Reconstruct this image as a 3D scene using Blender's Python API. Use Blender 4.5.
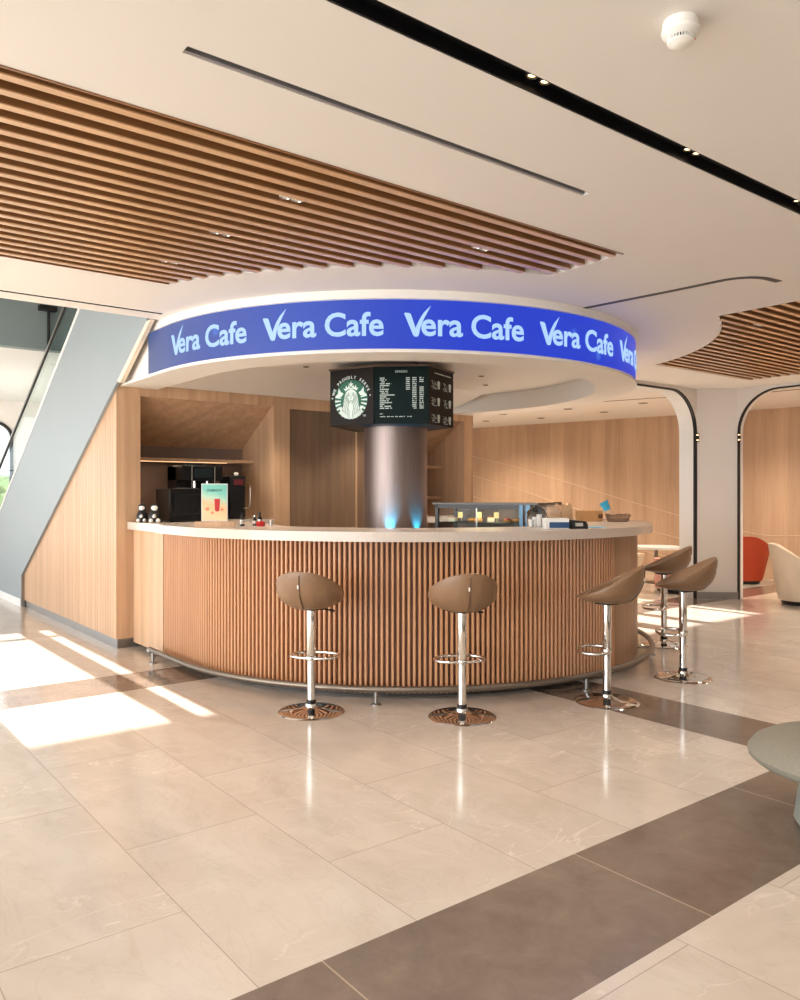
import bpy, bmesh, math, random
from mathutils import Vector, Matrix
from mathutils.geometry import delaunay_2d_cdt
random.seed(4)
PI = math.pi
S = bpy.context.scene
COL = S.collection
for o in list(bpy.data.objects):
    bpy.data.objects.remove(o)

# ------------------------------------------------------------------ camera
cd = bpy.data.cameras.new('camera')
cam = bpy.data.objects.new('camera', cd); COL.objects.link(cam)
cam.location = (0, 0, 1.45)
cam.rotation_euler = (PI/2, 0, -math.atan2(.6150, .7886))
cd.sensor_fit = 'VERTICAL'; cd.sensor_height = 36; cd.lens = 795/1000*36
cd.shift_y = -.005
cd.clip_end = 200
S.camera = cam
S.view_settings.view_transform = 'Standard'
S.view_settings.look = 'None'
S.view_settings.gamma = 1
S.view_settings.use_curve_mapping = False
S.view_settings.exposure = 0.62

# ------------------------------------------------------------------ world and daylight
w = bpy.data.worlds.new('world'); S.world = w; w.use_nodes = True
bg = w.node_tree.nodes['Background']
bg.inputs['Color'].default_value = (.86, .93, 1, 1)
bg.inputs['Strength'].default_value = 1.9

def light(name, kind, loc, rot, energy, color=(1, 1, 1), **kw):
    l = bpy.data.lights.new(name, kind); l.energy = energy; l.color = color
    for k, v in kw.items(): setattr(l, k, v)
    o = bpy.data.objects.new(name, l); COL.objects.link(o)
    o.location = loc; o.rotation_euler = rot
    return o
def aim(o, d):
    o.rotation_euler = Vector(d).to_track_quat('-Z', 'Y').to_euler()

SUN_TAN = .263
s = light('sun', 'SUN', (3, 20, 8), (0, 0, 0), 27, (1, .95, .88), angle=.004)
aim(s, (0, -1, -SUN_TAN))
# added area light raising the daylight fill from the open left side
a = light('window_daylight', 'AREA', (-6.6, 3, 1.7), (0, 0, 0), 440, (.93, .97, 1), shape='RECTANGLE', size=11, size_y=2.5)
aim(a, (1, 0, 0))
# warm fill spots added below the ceiling, without fittings
for x_, y_ in ((-2.5, -3.5), (1.2, -3.8), (5, -3.5), (9, -3), (-2.5, .2), (.4, 1.2), (3.6, .6), (7.4, 1.0), (10.8, 2.0), (2.0, 3.0), (5.6, 2.5), (8.4, 4.0), (.6, 4.6), (9.2, 2.4), (7.2, -1.2)):
    light('hall_downlight', 'SPOT', (x_, y_, 2.90), (0, 0, 0), 60, (1, .94, .86), spot_size=2.5, spot_blend=1, shadow_soft_size=.16)

# ------------------------------------------------------------------ helpers
def link_obj(name, bm, mat, parent=None, loc=None, rotz=0, smooth=False):
    me = bpy.data.meshes.new(name)
    bmesh.ops.recalc_face_normals(bm, faces=bm.faces)
    if smooth:
        for f in bm.faces: f.smooth = True
        for e in bm.edges:
            if len(e.link_faces) == 2 and e.calc_face_angle(0) > math.radians(38): e.smooth = False
    bm.to_mesh(me); bm.free()
    for m in (mat if isinstance(mat, (list, tuple)) else [mat]): me.materials.append(m)
    o = bpy.data.objects.new(name, me); COL.objects.link(o)
    if parent: o.parent = parent
    if loc: o.location = loc
    o.rotation_euler = (0, 0, rotz)
    return o
def tag(o, label=None, cat=None, group=None, kind=None):
    if label: o['label'] = label
    if cat: o['category'] = cat
    if group: o['group'] = group
    if kind: o['kind'] = kind
    return o
def thing(name, label, cat, loc=(0, 0, 0), rotz=0, group=None):
    o = bpy.data.objects.new(name, None); COL.objects.link(o)
    o.location = loc; o.rotation_euler = (0, 0, rotz); o.empty_display_size = .1
    return tag(o, label, cat, group)
def struct(name, bm, mat, parent=None, smooth=False):
    o = link_obj(name, bm, mat, parent, smooth=smooth)
    if parent is None: o['kind'] = 'structure'
    return o
def dup(root, loc, rotz, label=None, group=None):
    def cp(o, par):
        c = o.copy(); COL.objects.link(c); c.parent = par
        for ch in [x for x in bpy.data.objects if x.parent == o]: cp(ch, c)
        return c
    r = cp(root, None); r.location = loc; r.rotation_euler = (0, 0, rotz)
    if label: r['label'] = label
    if group: r['group'] = group
    return r
def B(): return bmesh.new()
def box(bm, x0, x1, y0, y1, z0, z1, bev=0, mi=0, M=None):
    r = bmesh.ops.create_cube(bm, size=1)
    vs = r['verts']
    for v in vs:
        v.co = Vector(((x0+x1)/2+v.co.x*(x1-x0), (y0+y1)/2+v.co.y*(y1-y0), (z0+z1)/2+v.co.z*(z1-z0)))
    fs = list({f for v in vs for f in v.link_faces})
    for f in fs: f.material_index = mi
    if bev:
        es = list({e for v in vs for e in v.link_edges})
        rr = bmesh.ops.bevel(bm, geom=es, offset=bev, segments=2, affect='EDGES', profile=.6)
        vs = list({v for f in rr['faces'] for v in f.verts} | {v for v in vs if v.is_valid})
    if M is not None:
        for v in vs: v.co = M @ v.co
    return vs
def prism(bm, poly, z0, z1, f=None, mi=0):
    """extruded polygon; f maps (u, v, w) to a point"""
    f = f or (lambda u, v, ww: (u, v, ww))
    a = [bm.verts.new(f(u, v, z0)) for u, v in poly]
    b = [bm.verts.new(f(u, v, z1)) for u, v in poly]
    fs = [bm.faces.new(a[::-1]), bm.faces.new(b)]
    n = len(poly)
    for i in range(n):
        j = (i+1) % n
        fs.append(bm.faces.new((a[i], a[j], b[j], b[i])))
    for q in fs: q.material_index = mi
def lathe(bm, prof, seg=32, c=(0, 0), a0=0, a1=2*PI, sx=1, sy=1, mi=0):
    full = abs(a1-a0-2*PI) < 1e-6
    n = seg if full else seg+1
    rings = []
    for r, z in prof:
        if r < 1e-6: rings.append([bm.verts.new((c[0], c[1], z))])
        else: rings.append([bm.verts.new((c[0]+sx*r*math.cos(a0+(a1-a0)*i/seg), c[1]+sy*r*math.sin(a0+(a1-a0)*i/seg), z)) for i in range(n)])
    for p, q in zip(rings, rings[1:]):
        for i in range(seg):
            j = (i+1) % n
            if len(p) == 1 and len(q) == 1: continue
            if len(p) == 1: f = bm.faces.new((p[0], q[i], q[j]))
            elif len(q) == 1: f = bm.faces.new((p[i], p[j], q[0]))
            else: f = bm.faces.new((p[i], p[j], q[j], q[i]))
            f.material_index = mi
def tube(bm, pts, r, seg=10, closed=False, mi=0):
    P = [Vector(p) for p in pts]; n = len(P); rings = []
    up = Vector((0, 0, 1))
    for i in range(n):
        if closed: t = P[(i+1) % n]-P[i-1]
        else: t = P[min(i+1, n-1)]-P[max(i-1, 0)]
        t.normalize()
        u = up if abs(t.z) < .95 else Vector((1, 0, 0))
        s_ = t.cross(u).normalized(); q = s_.cross(t).normalized()
        rr = r[i] if isinstance(r, (list, tuple)) else r
        rings.append([bm.verts.new(P[i]+s_*rr*math.cos(2*PI*k/seg)+q*rr*math.sin(2*PI*k/seg)) for k in range(seg)])
    m = n if closed else n-1
    for i in range(m):
        a_, b_ = rings[i], rings[(i+1) % n]
        for k in range(seg):
            f = bm.faces.new((a_[k], a_[(k+1) % seg], b_[(k+1) % seg], b_[k])); f.material_index = mi
    if not closed:
        bm.faces.new(rings[0][::-1]).material_index = mi; bm.faces.new(rings[-1]).material_index = mi
def inside(p, P):
    c = False; n = len(P)
    for i in range(n):
        (x0, y0), (x1, y1) = P[i], P[(i+1) % n]
        if (y0 > p[1]) != (y1 > p[1]) and p[0] < (x1-x0)*(p[1]-y0)/(y1-y0)+x0: c = not c
    return c
def poly_holes(outer, holes, t):
    """polygon with holes extruded by t, local z from 0 to t (constrained triangulation)"""
    V, E_ = [], []
    for P in [outer]+holes:
        k = len(V); V += [Vector(p) for p in P]; E_ += [(k+i, k+(i+1) % len(P)) for i in range(len(P))]
    vs, es, fs, _, _, _ = delaunay_2d_cdt(V, E_, [], 0, 1e-6)
    bm = B()
    lo = [bm.verts.new((v.x, v.y, 0)) for v in vs]; hi = [bm.verts.new((v.x, v.y, t)) for v in vs]
    cnt = {}
    for f in fs:
        c = (sum(vs[i].x for i in f)/len(f), sum(vs[i].y for i in f)/len(f))
        if not inside(c, outer) or any(inside(c, h) for h in holes): continue
        bm.faces.new([lo[i] for i in f][::-1]); bm.faces.new([hi[i] for i in f])
        for a, b in zip(f, list(f[1:])+[f[0]]): cnt.setdefault(frozenset((a, b)), []).append((a, b))
    for k, q in cnt.items():
        if len(q) == 1:
            a, b = q[0]; bm.faces.new((lo[a], lo[b], hi[b], hi[a]))
    bmesh.ops.delete(bm, geom=[v for v in bm.verts if not v.link_faces], context='VERTS')
    return bm
def text_bm(body, size=1, bold=0, ext=.01):
    cu = bpy.data.curves.new('txt', 'FONT'); cu.body = body; cu.size = size; cu.extrude = ext/2; cu.offset = bold; cu.resolution_u = 4
    o = bpy.data.objects.new('txt', cu); COL.objects.link(o)
    me = bpy.data.meshes.new_from_object(o.evaluated_get(bpy.context.evaluated_depsgraph_get()))
    bm = B(); bm.from_mesh(me)
    bpy.data.objects.remove(o); bpy.data.curves.remove(cu); bpy.data.meshes.remove(me)
    return bm
def fit_text(dst, body, u0, u1, v0, v1, f, bold=0, ext=.006, mi=0):
    """text scaled into a rectangle of a (u, v) surface and mapped by f(u, v, w)"""
    t = text_bm(body, 1, bold, .01)
    xs = [v.co.x for v in t.verts]; ys = [v.co.y for v in t.verts]
    a_, b_, c_, d_ = min(xs), max(xs), min(ys), max(ys)
    vm = {}
    for v in t.verts:
        u = u0+(v.co.x-a_)/(b_-a_)*(u1-u0); q = v0+(v.co.y-c_)/(d_-c_)*(v1-v0)
        vm[v] = dst.verts.new(f(u, q, ext if v.co.z > 0 else 0))
    for fc in t.faces:
        try: dst.faces.new([vm[v] for v in fc.verts]).material_index = mi
        except ValueError: pass
    t.free()
def raw_text(dst, body, size, f, bold=0, ext=.004, center=True):
    t = text_bm(body, size, bold, .01)
    xs = [v.co.x for v in t.verts]; off = (min(xs)+max(xs))/2 if center else 0
    vm = {v: dst.verts.new(f(v.co.x-off, v.co.y, ext if v.co.z > 0 else 0)) for v in t.verts}
    for fc in t.faces:
        try: dst.faces.new([vm[v] for v in fc.verts])
        except ValueError: pass
    t.free()
def rrect(x0, x1, y0, y1, r, n=8, corners=(1, 1, 1, 1)):
    """rounded rectangle, counter-clockwise from bottom left; corners bl, br, tr, tl"""
    P = []
    for k, (cx, cy, a0, px, py) in enumerate(((x0+r, y0+r, PI, x0, y0), (x1-r, y0+r, 1.5*PI, x1, y0), (x1-r, y1-r, 0, x1, y1), (x0+r, y1-r, .5*PI, x0, y1))):
        if corners[k]: P += [(cx+r*math.cos(a0+PI/2*i/n), cy+r*math.sin(a0+PI/2*i/n)) for i in range(n+1)]
        else: P.append((px, py))
    return P

# ------------------------------------------------------------------ materials
def srgb(r, g, b):
    f = lambda c: (c/255/12.92) if c/255 <= .04045 else ((c/255+.055)/1.055)**2.4
    return (f(r), f(g), f(b), 1)
class NT:
    def __init__(s_, name):
        s_.m = bpy.data.materials.new(name); s_.m.use_nodes = True
        s_.t = s_.m.node_tree; s_.p = s_.t.nodes['Principled BSDF']
    def n(s_, kind, **kw):
        x = s_.t.nodes.new(kind)
        for k, v in kw.items():
            if k.startswith('i_'):
                kk = k[2:]; kk = int(kk) if kk.isdigit() else kk.replace('_', ' ')
                x.inputs[kk].default_value = v
            else: setattr(x, k, v)
        return x
    def l(s_, a_, b_): s_.t.links.new(a_, b_)
    def math(s_, op, a_, b_=None, c_=None):
        x = s_.n('ShaderNodeMath', operation=op)
        for i, q in enumerate((a_, b_, c_)):
            if q is None: continue
            if isinstance(q, (int, float)): x.inputs[i].default_value = q
            else: s_.l(q, x.inputs[i])
        return x.outputs[0]
    def mix(s_, fac, a_, b_, blend='MIX'):
        x = s_.n('ShaderNodeMix', data_type='RGBA', blend_type=blend)
        for i, q in ((0, fac), (6, a_), (7, b_)):
            if isinstance(q, (int, float, tuple)): x.inputs[i].default_value = q
            else: s_.l(q, x.inputs[i])
        return x.outputs[2]
    def ramp(s_, fac, stops):
        x = s_.n('ShaderNodeValToRGB'); s_.l(fac, x.inputs[0])
        e = x.color_ramp.elements
        while len(e) < len(stops): e.new(.5)
        for q, (p_, c_) in zip(e, stops): q.position = p_; q.color = c_
        return x.outputs[0]
    def noise(s_, vec, scale, detail=3, rough=.5, dist=0):
        x = s_.n('ShaderNodeTexNoise'); x.inputs['Scale'].default_value = scale; x.inputs['Detail'].default_value = detail
        x.inputs['Roughness'].default_value = rough; x.inputs['Distortion'].default_value = dist
        s_.l(vec, x.inputs['Vector']); return x.outputs[0]
    def mapping(s_, vec, scale=(1, 1, 1), rot=(0, 0, 0), loc=(0, 0, 0)):
        x = s_.n('ShaderNodeMapping'); x.inputs['Scale'].default_value = scale; x.inputs['Rotation'].default_value = rot; x.inputs['Location'].default_value = loc
        s_.l(vec, x.inputs['Vector']); return x.outputs[0]
    def coord(s_, k='Object'): return s_.n('ShaderNodeTexCoord').outputs[k]
    def bump(s_, h, strength=.2, dist=.01):
        x = s_.n('ShaderNodeBump'); x.inputs['Strength'].default_value = strength; x.inputs['Distance'].default_value = dist
        s_.l(h, x.inputs['Height']); s_.l(x.outputs[0], s_.p.inputs['Normal'])
    def set(s_, **kw):
        for k, v in kw.items():
            i = s_.p.inputs[k.replace('_', ' ')]
            if isinstance(v, (int, float, tuple)): i.default_value = v
            else: s_.l(v, i)
        return s_.m

def plain(name, c, rough=.5, metal=0, var=.06, scale=8, **kw):
    t = NT(name); v = t.noise(t.coord(), scale, 4)
    dark = tuple(x*(1-var) for x in c[:3])+(1,); lite = tuple(min(1, x*(1+var)) for x in c[:3])+(1,)
    t.set(Base_Color=t.mix(v, dark, lite), Roughness=rough, Metallic=metal, **kw)
    return t.m
def wood(name, c0, c1, grain=(14, 14, .5), plank=.11, rough=.42, pv=.25):
    """grain runs along z by default"""
    t = NT(name); co = t.coord()
    g1 = t.noise(t.mapping(co, grain), 1, 5, .62, .3)
    g2 = t.noise(t.mapping(co, tuple(x*6 for x in grain)), 1, 3, .6)
    base = t.mix(t.ramp(g1, [(.3, (0, 0, 0, 1)), (.7, (1, 1, 1, 1))]), c0, c1)
    base = t.mix(.35, base, t.mix(g2, tuple(x*.72 for x in c0[:3])+(1,), tuple(min(1, x*1.12) for x in c1[:3])+(1,)))
    if plank:
        sx = t.n('ShaderNodeSeparateXYZ'); t.l(co, sx.inputs[0])
        k = t.math('FLOOR', t.math('DIVIDE', t.math('ADD', sx.outputs[0], sx.outputs[1]), plank))
        wn = t.n('ShaderNodeTexWhiteNoise', noise_dimensions='1D'); t.l(k, wn.inputs['W'])
        base = t.mix(t.math('MULTIPLY', wn.outputs[0], pv), base, tuple(x*.6 for x in c0[:3])+(1,))
    t.set(Base_Color=base, Roughness=rough)
    t.bump(g2, .08, .004)
    return t.m
def emit(name, c, strength, base=None):
    t = NT(name); t.set(Base_Color=base or c, Emission_Color=c, Emission_Strength=strength, Roughness=.4); return t.m

M_white = plain('white_plaster', srgb(228, 222, 215), .6, var=.02, scale=2)
M_ringw = plain('ring_plaster', srgb(236, 230, 222), .5, var=.02, scale=2)
M_pale = plain('pale_panel', srgb(226, 226, 224), .5, var=.02)
M_wood = wood('oak_laminate', srgb(184, 144, 110), srgb(218, 181, 146), pv=.28)
M_woodD = wood('walnut_laminate', srgb(112, 88, 70), srgb(150, 122, 98), plank=.16, pv=.3)
M_woodfar = wood('far_wall_laminate', srgb(180, 146, 118), srgb(214, 182, 152), grain=(6, 6, .3), plank=.22, pv=.3)
M_slat = wood('ceiling_slat_wood', srgb(200, 154, 110), srgb(224, 182, 138), grain=(.6, 14, 14), plank=0, rough=.3)
M_slat.node_tree.nodes['Principled BSDF'].inputs['Coat Weight'].default_value = .7
M_slat.node_tree.nodes['Principled BSDF'].inputs['Coat Roughness'].default_value = .25
M_cslat = wood('counter_slat_wood', srgb(186, 132, 92), srgb(212, 160, 118), grain=(20, 20, .8), plank=0, rough=.4)
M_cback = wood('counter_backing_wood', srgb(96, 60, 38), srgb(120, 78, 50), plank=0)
M_steel = plain('brushed_steel', srgb(150, 146, 142), .35, .9, .08, 20)
M_chrome = plain('chrome', srgb(225, 222, 218), .07, 1, .01)
M_black = plain('black_metal', srgb(20, 20, 22), .45, .2, .1)
M_blackg = plain('black_gloss_plastic', srgb(8, 8, 9), .35, 0, .1, Specular_IOR_Level=.3)
M_taupe = plain('taupe_back_panel', srgb(128, 108, 98), .55, 0, .04)
M_grey = plain('stair_paint', srgb(142, 151, 156), .5, 0, .04, 1.2)
M_teal = plain('grey_slab_paint', srgb(120, 134, 136), .5, 0, .12, 1.2)
M_leather = plain('tan_leatherette', srgb(132, 100, 72), .42, 0, .06, 30)
M_seam = plain('leather_piping', srgb(96, 70, 50), .5)
M_red = plain('red_plastic', srgb(190, 30, 28), .35)
M_paper = plain('white_paper', srgb(236, 232, 224), .7)
M_kraft = plain('kraft_cardboard', srgb(186, 142, 96), .75, 0, .1, 20)
M_cyan = plain('cyan_film', srgb(70, 190, 235), .3)
M_bluebox = plain('navy_carton', srgb(38, 74, 118), .4)
M_green = plain('green_plastic', srgb(20, 130, 60), .4)
M_spot = emit('lamp_lens', (1, .66, .34, 1), 3.2)
M_lampoff = plain('silver_lamp_ring', srgb(200, 195, 188), .25, .6)

def glass_mat(name, tint=(.9, .96, .95, 1), rough=.02, ior=1.08):
    t = NT(name); t.set(Base_Color=tint, Roughness=rough, Transmission_Weight=1.0, IOR=ior); return t.m
M_glass = glass_mat('clear_glass')
M_plastic = glass_mat('clear_plastic', (.95, .97, 1, 1), .12, 1.15)

def floor_mat():
    t = NT('marble_floor'); g = t.n('ShaderNodeNewGeometry').outputs['Position']
    sx = t.n('ShaderNodeSeparateXYZ'); t.l(g, sx.inputs[0]); X, Y = sx.outputs[0], sx.outputs[1]
    # tile ids: 0.6 wide in X, 1.2 long in Y, running bond
    ux = t.math('DIVIDE', t.math('SUBTRACT', X, .51), .6); ix = t.math('FLOOR', ux)
    uy = t.math('DIVIDE', t.math('ADD', t.math('SUBTRACT', Y, .25), t.math('MULTIPLY', t.math('MODULO', t.math('ADD', ix, 100), 2), .6)), 1.2)
    iy = t.math('FLOOR', uy)
    fx = t.math('MULTIPLY', t.math('MINIMUM', t.math('FRACT', t.math('ADD', ux, 50)), t.math('SUBTRACT', 1, t.math('FRACT', t.math('ADD', ux, 50)))), .6)
    fy = t.math('MULTIPLY', t.math('MINIMUM', t.math('FRACT', t.math('ADD', uy, 50)), t.math('SUBTRACT', 1, t.math('FRACT', t.math('ADD', uy, 50)))), 1.2)
    grout = t.math('LESS_THAN', t.math('MINIMUM', fx, fy), .0022)
    cv = t.n('ShaderNodeCombineXYZ'); t.l(ix, cv.inputs[0]); t.l(iy, cv.inputs[1])
    wn = t.n('ShaderNodeTexWhiteNoise', noise_dimensions='3D'); t.l(cv.outputs[0], wn.inputs['Vector'])
    off = t.n('ShaderNodeVectorMath', operation='MULTIPLY_ADD'); t.l(wn.outputs['Color'], off.inputs[0]); off.inputs[1].default_value = (9, 9, 9); t.l(g, off.inputs[2])
    o = off.outputs[0]
    cl = t.noise(t.mapping(o, (1.6, 1, 1), (0, 0, .5)), 1.8, 6, .6, .8)
    base = t.ramp(cl, [(.3, srgb(191, 178, 164)), (.5, srgb(199, 187, 174)), (.75, srgb(208, 197, 185))])
    v1 = t.noise(t.mapping(o, (1.0, 2.4, 1), (0, 0, .6)), 1.3, 4, .5, 1.6)
    vein = t.ramp(t.math('ABSOLUTE', t.math('SUBTRACT', v1, .5)), [(0, (1, 1, 1, 1)), (.006, (.25, .25, .25, 1)), (.014, (0, 0, 0, 1))])
    vmask = t.ramp(t.noise(o, .9, 2), [(.45, (0, 0, 0, 1)), (.62, (1, 1, 1, 1))])
    base = t.mix(t.math('MULTIPLY', t.math('MULTIPLY', vein, vmask), .45), base, srgb(240, 230, 218))
    v2 = t.noise(t.mapping(o, (2.6, 1.1, 1), (0, 0, -.9)), 1.9, 5, .6, 1.2)
    vd = t.ramp(t.math('ABSOLUTE', t.math('SUBTRACT', v2, .52)), [(0, (1, 1, 1, 1)), (.02, (0, 0, 0, 1))])
    base = t.mix(t.math('MULTIPLY', vd, .10), base, srgb(150, 122, 100))
    base = t.mix(t.math('MULTIPLY', grout, .45), base, srgb(120, 98, 80))
    # dark stone borders
    def band(v, a_, b_): return t.math('MULTIPLY', t.math('GREATER_THAN', v, a_), t.math('LESS_THAN', v, b_))
    m = t.math('MAXIMUM', band(Y, 1.497, 2.10), band(Y, 5.88, 6.45))
    m = t.math('MAXIMUM', m, t.math('MULTIPLY', band(X, 4.405, 4.97), band(Y, 1.5, 6.0)))
    m = t.math('MAXIMUM', m, t.math('MULTIPLY', band(X, 4.405, 4.97), t.math('LESS_THAN', Y, -2)))
    kt = t.math('FLOOR', t.math('DIVIDE', t.math('SUBTRACT', t.math('ADD', X, 0), .13), 1.2))
    wn2 = t.n('ShaderNodeTexWhiteNoise', noise_dimensions='1D'); t.l(kt, wn2.inputs['W'])
    dn = t.noise(g, 5, 8, .7, .4)
    dark = t.ramp(dn, [(.25, srgb(108, 94, 84)), (.6, srgb(128, 113, 102)), (.85, srgb(146, 130, 116))])
    dark = t.mix(t.math('MULTIPLY', wn2.outputs[0], .3), dark, srgb(96, 80, 66))
    fr = t.math('FRACT', t.math('DIVIDE', t.math('SUBTRACT', t.math('ADD', X, 12), .13), 1.2))
    gl = t.math('MULTIPLY', t.math('LESS_THAN', t.math('MINIMUM', fr, t.math('SUBTRACT', 1, fr)), .0025), band(Y, 1.4, 2.2))
    dark = t.mix(t.math('MULTIPLY', gl, .6), dark, srgb(190, 170, 150))
    col = t.mix(m, base, dark)
    rg = t.math('ADD', .09, t.math('MULTIPLY', t.noise(g, 3, 4), .08))
    return t.set(Base_Color=col, Roughness=rg, Specular_IOR_Level=.5)
M_floor = floor_mat()
def quartz_mat():
    t = NT('quartz_worktop'); n = t.noise(t.coord(), 120, 3, .6)
    return t.set(Base_Color=t.ramp(n, [(.3, srgb(196, 180, 166)), (.7, srgb(208, 194, 181))]), Roughness=.22)
M_quartz = quartz_mat()
def led_mat(cx, cy):
    t = NT('led_screen'); g = t.n('ShaderNodeNewGeometry').outputs['Position']
    sx = t.n('ShaderNodeSeparateXYZ'); t.l(g, sx.inputs[0])
    an = t.math('ARCTAN2', t.math('SUBTRACT', sx.outputs[1], cy), t.math('SUBTRACT', sx.outputs[0], cx))
    f = t.math('DIVIDE', t.math('MODULO', t.math('ADD', an, 2*PI+.001), 2*PI), 2*PI)   # 0.5 = -x side
    c = t.ramp(f, [(.46, srgb(92, 106, 132)), (.52, srgb(92, 108, 168)), (.60, srgb(58, 88, 188)), (.68, srgb(34, 66, 206)), (.9, srgb(38, 66, 205))])  # left end greyer: screen content with a daylight wash painted in
    v = t.n('ShaderNodeTexVoronoi'); v.inputs['Scale'].default_value = 3.2; t.l(g, v.inputs['Vector'])
    d = t.ramp(v.outputs['Distance'], [(.07, (1, 1, 1, 1)), (.14, (0, 0, 0, 1))])
    wn = t.n('ShaderNodeSeparateColor'); t.l(v.outputs['Color'], wn.inputs[0])
    d2 = t.math('MULTIPLY', d, t.math('MULTIPLY', t.math('GREATER_THAN', wn.outputs[0], .45), .45))
    c = t.mix(d2, c, srgb(90, 150, 250))
    n = t.noise(g, 2.2, 3); c = t.mix(t.math('MULTIPLY', n, .25), c, srgb(28, 44, 170))
    return t.set(Base_Color=(.01, .01, .02, 1), Emission_Color=c, Emission_Strength=.66, Roughness=.35, Specular_IOR_Level=.25)

# ------------------------------------------------------------------ measures
H = 2.93                       # ceiling
CX, CY = 4.832, 6.098          # counter centre
RX, RY, RR = 4.93, 6.452, 2.385  # sign ring centre and radius
BW = 7.56                      # front plane of the wooden back wall
Fd = 15.8                      # glass front far behind

# ------------------------------------------------------------------ floor, ground
bm = B(); box(bm, -7, 14, -6, Fd+.2, -.1, 0); struct('floor', bm, M_floor)
bm = B(); box(bm, -60, 60, -60, 90, -.3, -.12); tag(link_obj('ground', bm, plain('pale_paving', srgb(150, 150, 140), .8)), kind='structure')

bm = B(); box(bm, -7, 14, -6.2, -6, 0, 3.1); struct('wall_rear', bm, M_white)  # unseen wall added to cut light from behind and bounce the rest
# ------------------------------------------------------------------ ceiling
def arc(c, r, a0, a1, n):
    return [(c[0]+r*math.cos(a0+(a1-a0)*i/n), c[1]+r*math.sin(a0+(a1-a0)*i/n)) for i in range(n+1)]
R1 = 2.97
aA = math.atan2(-(RY-3.6), -math.sqrt(R1**2-(RY-3.6)**2)); aB = math.atan2(-(RY-5.40), -math.sqrt(R1**2-(RY-5.40)**2))
slat_l = [(-3.5, 3.0), (4.08, 3.0)]+arc((RX, RY), R1, aA, aB, 24)+[(-3.5, 5.40)]
R2 = 3.12
aC = math.atan2(-(RY-3.56), math.sqrt(R2**2-(RY-3.56)**2)); aD = math.atan2(-(RY-5.34), math.sqrt(R2**2-(RY-5.34)**2))
slat_r = [(6.12, .6), (9.85, .6), (9.85, 5.34)]+arc((RX, RY), R2, aD, aC, 24)+[(6.12, 3.56)]
track = [(-5, 1.917), (9.0, 1.917), (9.0, 2.014), (-5, 2.014)]
slot_a = [(1.06, 2.498), (3.13, 2.498), (3.13, 2.545), (1.06, 2.545)]
slot_b = [(-4, 6.30), (2.47, 6.30), (2.47, 6.345), (-4, 6.345)]
def thick_line(P, wd):
    L, Rr = [], []
    for i, p in enumerate(P):
        a_ = Vector(P[max(i-1, 0)]); b_ = Vector(P[min(i+1, len(P)-1)]); d = (b_-a_).normalized(); nn = Vector((-d.y, d.x))*wd/2
        L.append((p[0]+nn.x, p[1]+nn.y)); Rr.append((p[0]-nn.x, p[1]-nn.y))
    return L+Rr[::-1]
cline = [(5.02, 4.10), (5.10, 3.3)]+[(5.36-.24*math.cos(q), 2.98-.24*math.sin(q)) for q in [PI/2*i/8 for i in range(9)]]+[(5.46, 2.73)]
slot_c = thick_line(cline, .05)
outer = [(-7, -6), (14, -6), (14, Fd), (4.5, Fd), (4.5, 8.6), (2.56, 8.6), (2.56, 6.55), (-7, 6.55)]
bm = poly_holes(outer, [slat_l, slat_r, track, slot_a, slot_b], .16)
for v in bm.verts: v.co.z += H
ceil = struct('ceiling', bm, M_white)
bm = B(); prism(bm, outer, H+.16, H+.3); struct('ceiling_upper', bm, M_white)
bm = B()
for (x0, x1, y0, y1) in ((-5, 9, 1.917, 2.014), (-4, 2.47, 6.30, 6.345)): box(bm, x0, x1, y0, y1, H+.05, H+.15)
prism(bm, thick_line(cline, .05), H-.003, H+.01)
for (x0, x1, y0, y1) in ((-5, 9, 1.917, 1.925), (-5, 9, 2.006, 2.014), (-4, 2.47, 6.30, 6.306), (-4, 2.47, 6.339, 6.345)): box(bm, x0, x1, y0, y1, H+.002, H+.06)
struct('trim_1', bm, M_black)
bm = B(); box(bm, 1.06, 3.13, 2.498, 2.545, H+.05, H+.15, mi=1)
box(bm, 1.06, 3.13, 2.533, 2.545, H+.004, H+.05)
box(bm, 1.06, 3.13, 2.498, 2.502, H+.001, H+.05, mi=1)
struct('trim_2', bm, [plain('grey_diffuser', srgb(150, 145, 145), .5), M_black])

M_slatside = wood('ceiling_slat_walnut_flank', srgb(128, 86, 50), srgb(152, 106, 66), grain=(.6, 14, 14), plank=0, rough=.35)  # slat sides and edge frame, a darker tone than the undersides
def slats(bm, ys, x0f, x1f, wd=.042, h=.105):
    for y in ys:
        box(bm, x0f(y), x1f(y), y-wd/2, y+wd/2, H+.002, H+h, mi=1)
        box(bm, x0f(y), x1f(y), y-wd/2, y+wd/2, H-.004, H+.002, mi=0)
t = thing('slatted_ceiling_panel', 'large tan timber slatted panel let into the ceiling left of the blue sign', 'ceiling panel', (0, 4.2, H))
t.location = (0, 0, 0)
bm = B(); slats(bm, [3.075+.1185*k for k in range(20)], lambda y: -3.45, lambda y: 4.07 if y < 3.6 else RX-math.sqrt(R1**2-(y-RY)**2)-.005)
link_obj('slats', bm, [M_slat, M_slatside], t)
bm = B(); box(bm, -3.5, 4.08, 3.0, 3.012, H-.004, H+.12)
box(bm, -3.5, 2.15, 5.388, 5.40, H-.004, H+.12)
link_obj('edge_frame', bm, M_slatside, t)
bm = B(); box(bm, -3.4, 4.0, 3.02, 3.6, H+.125, H+.135); box(bm, -3.4, 2.3, 3.6, 5.38, H+.125, H+.135)
link_obj('backing', bm, M_cback, t)
t = thing('slatted_ceiling_panel', 'smaller tan timber slatted panel in the ceiling above the white pillar on the right', 'ceiling panel')
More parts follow.
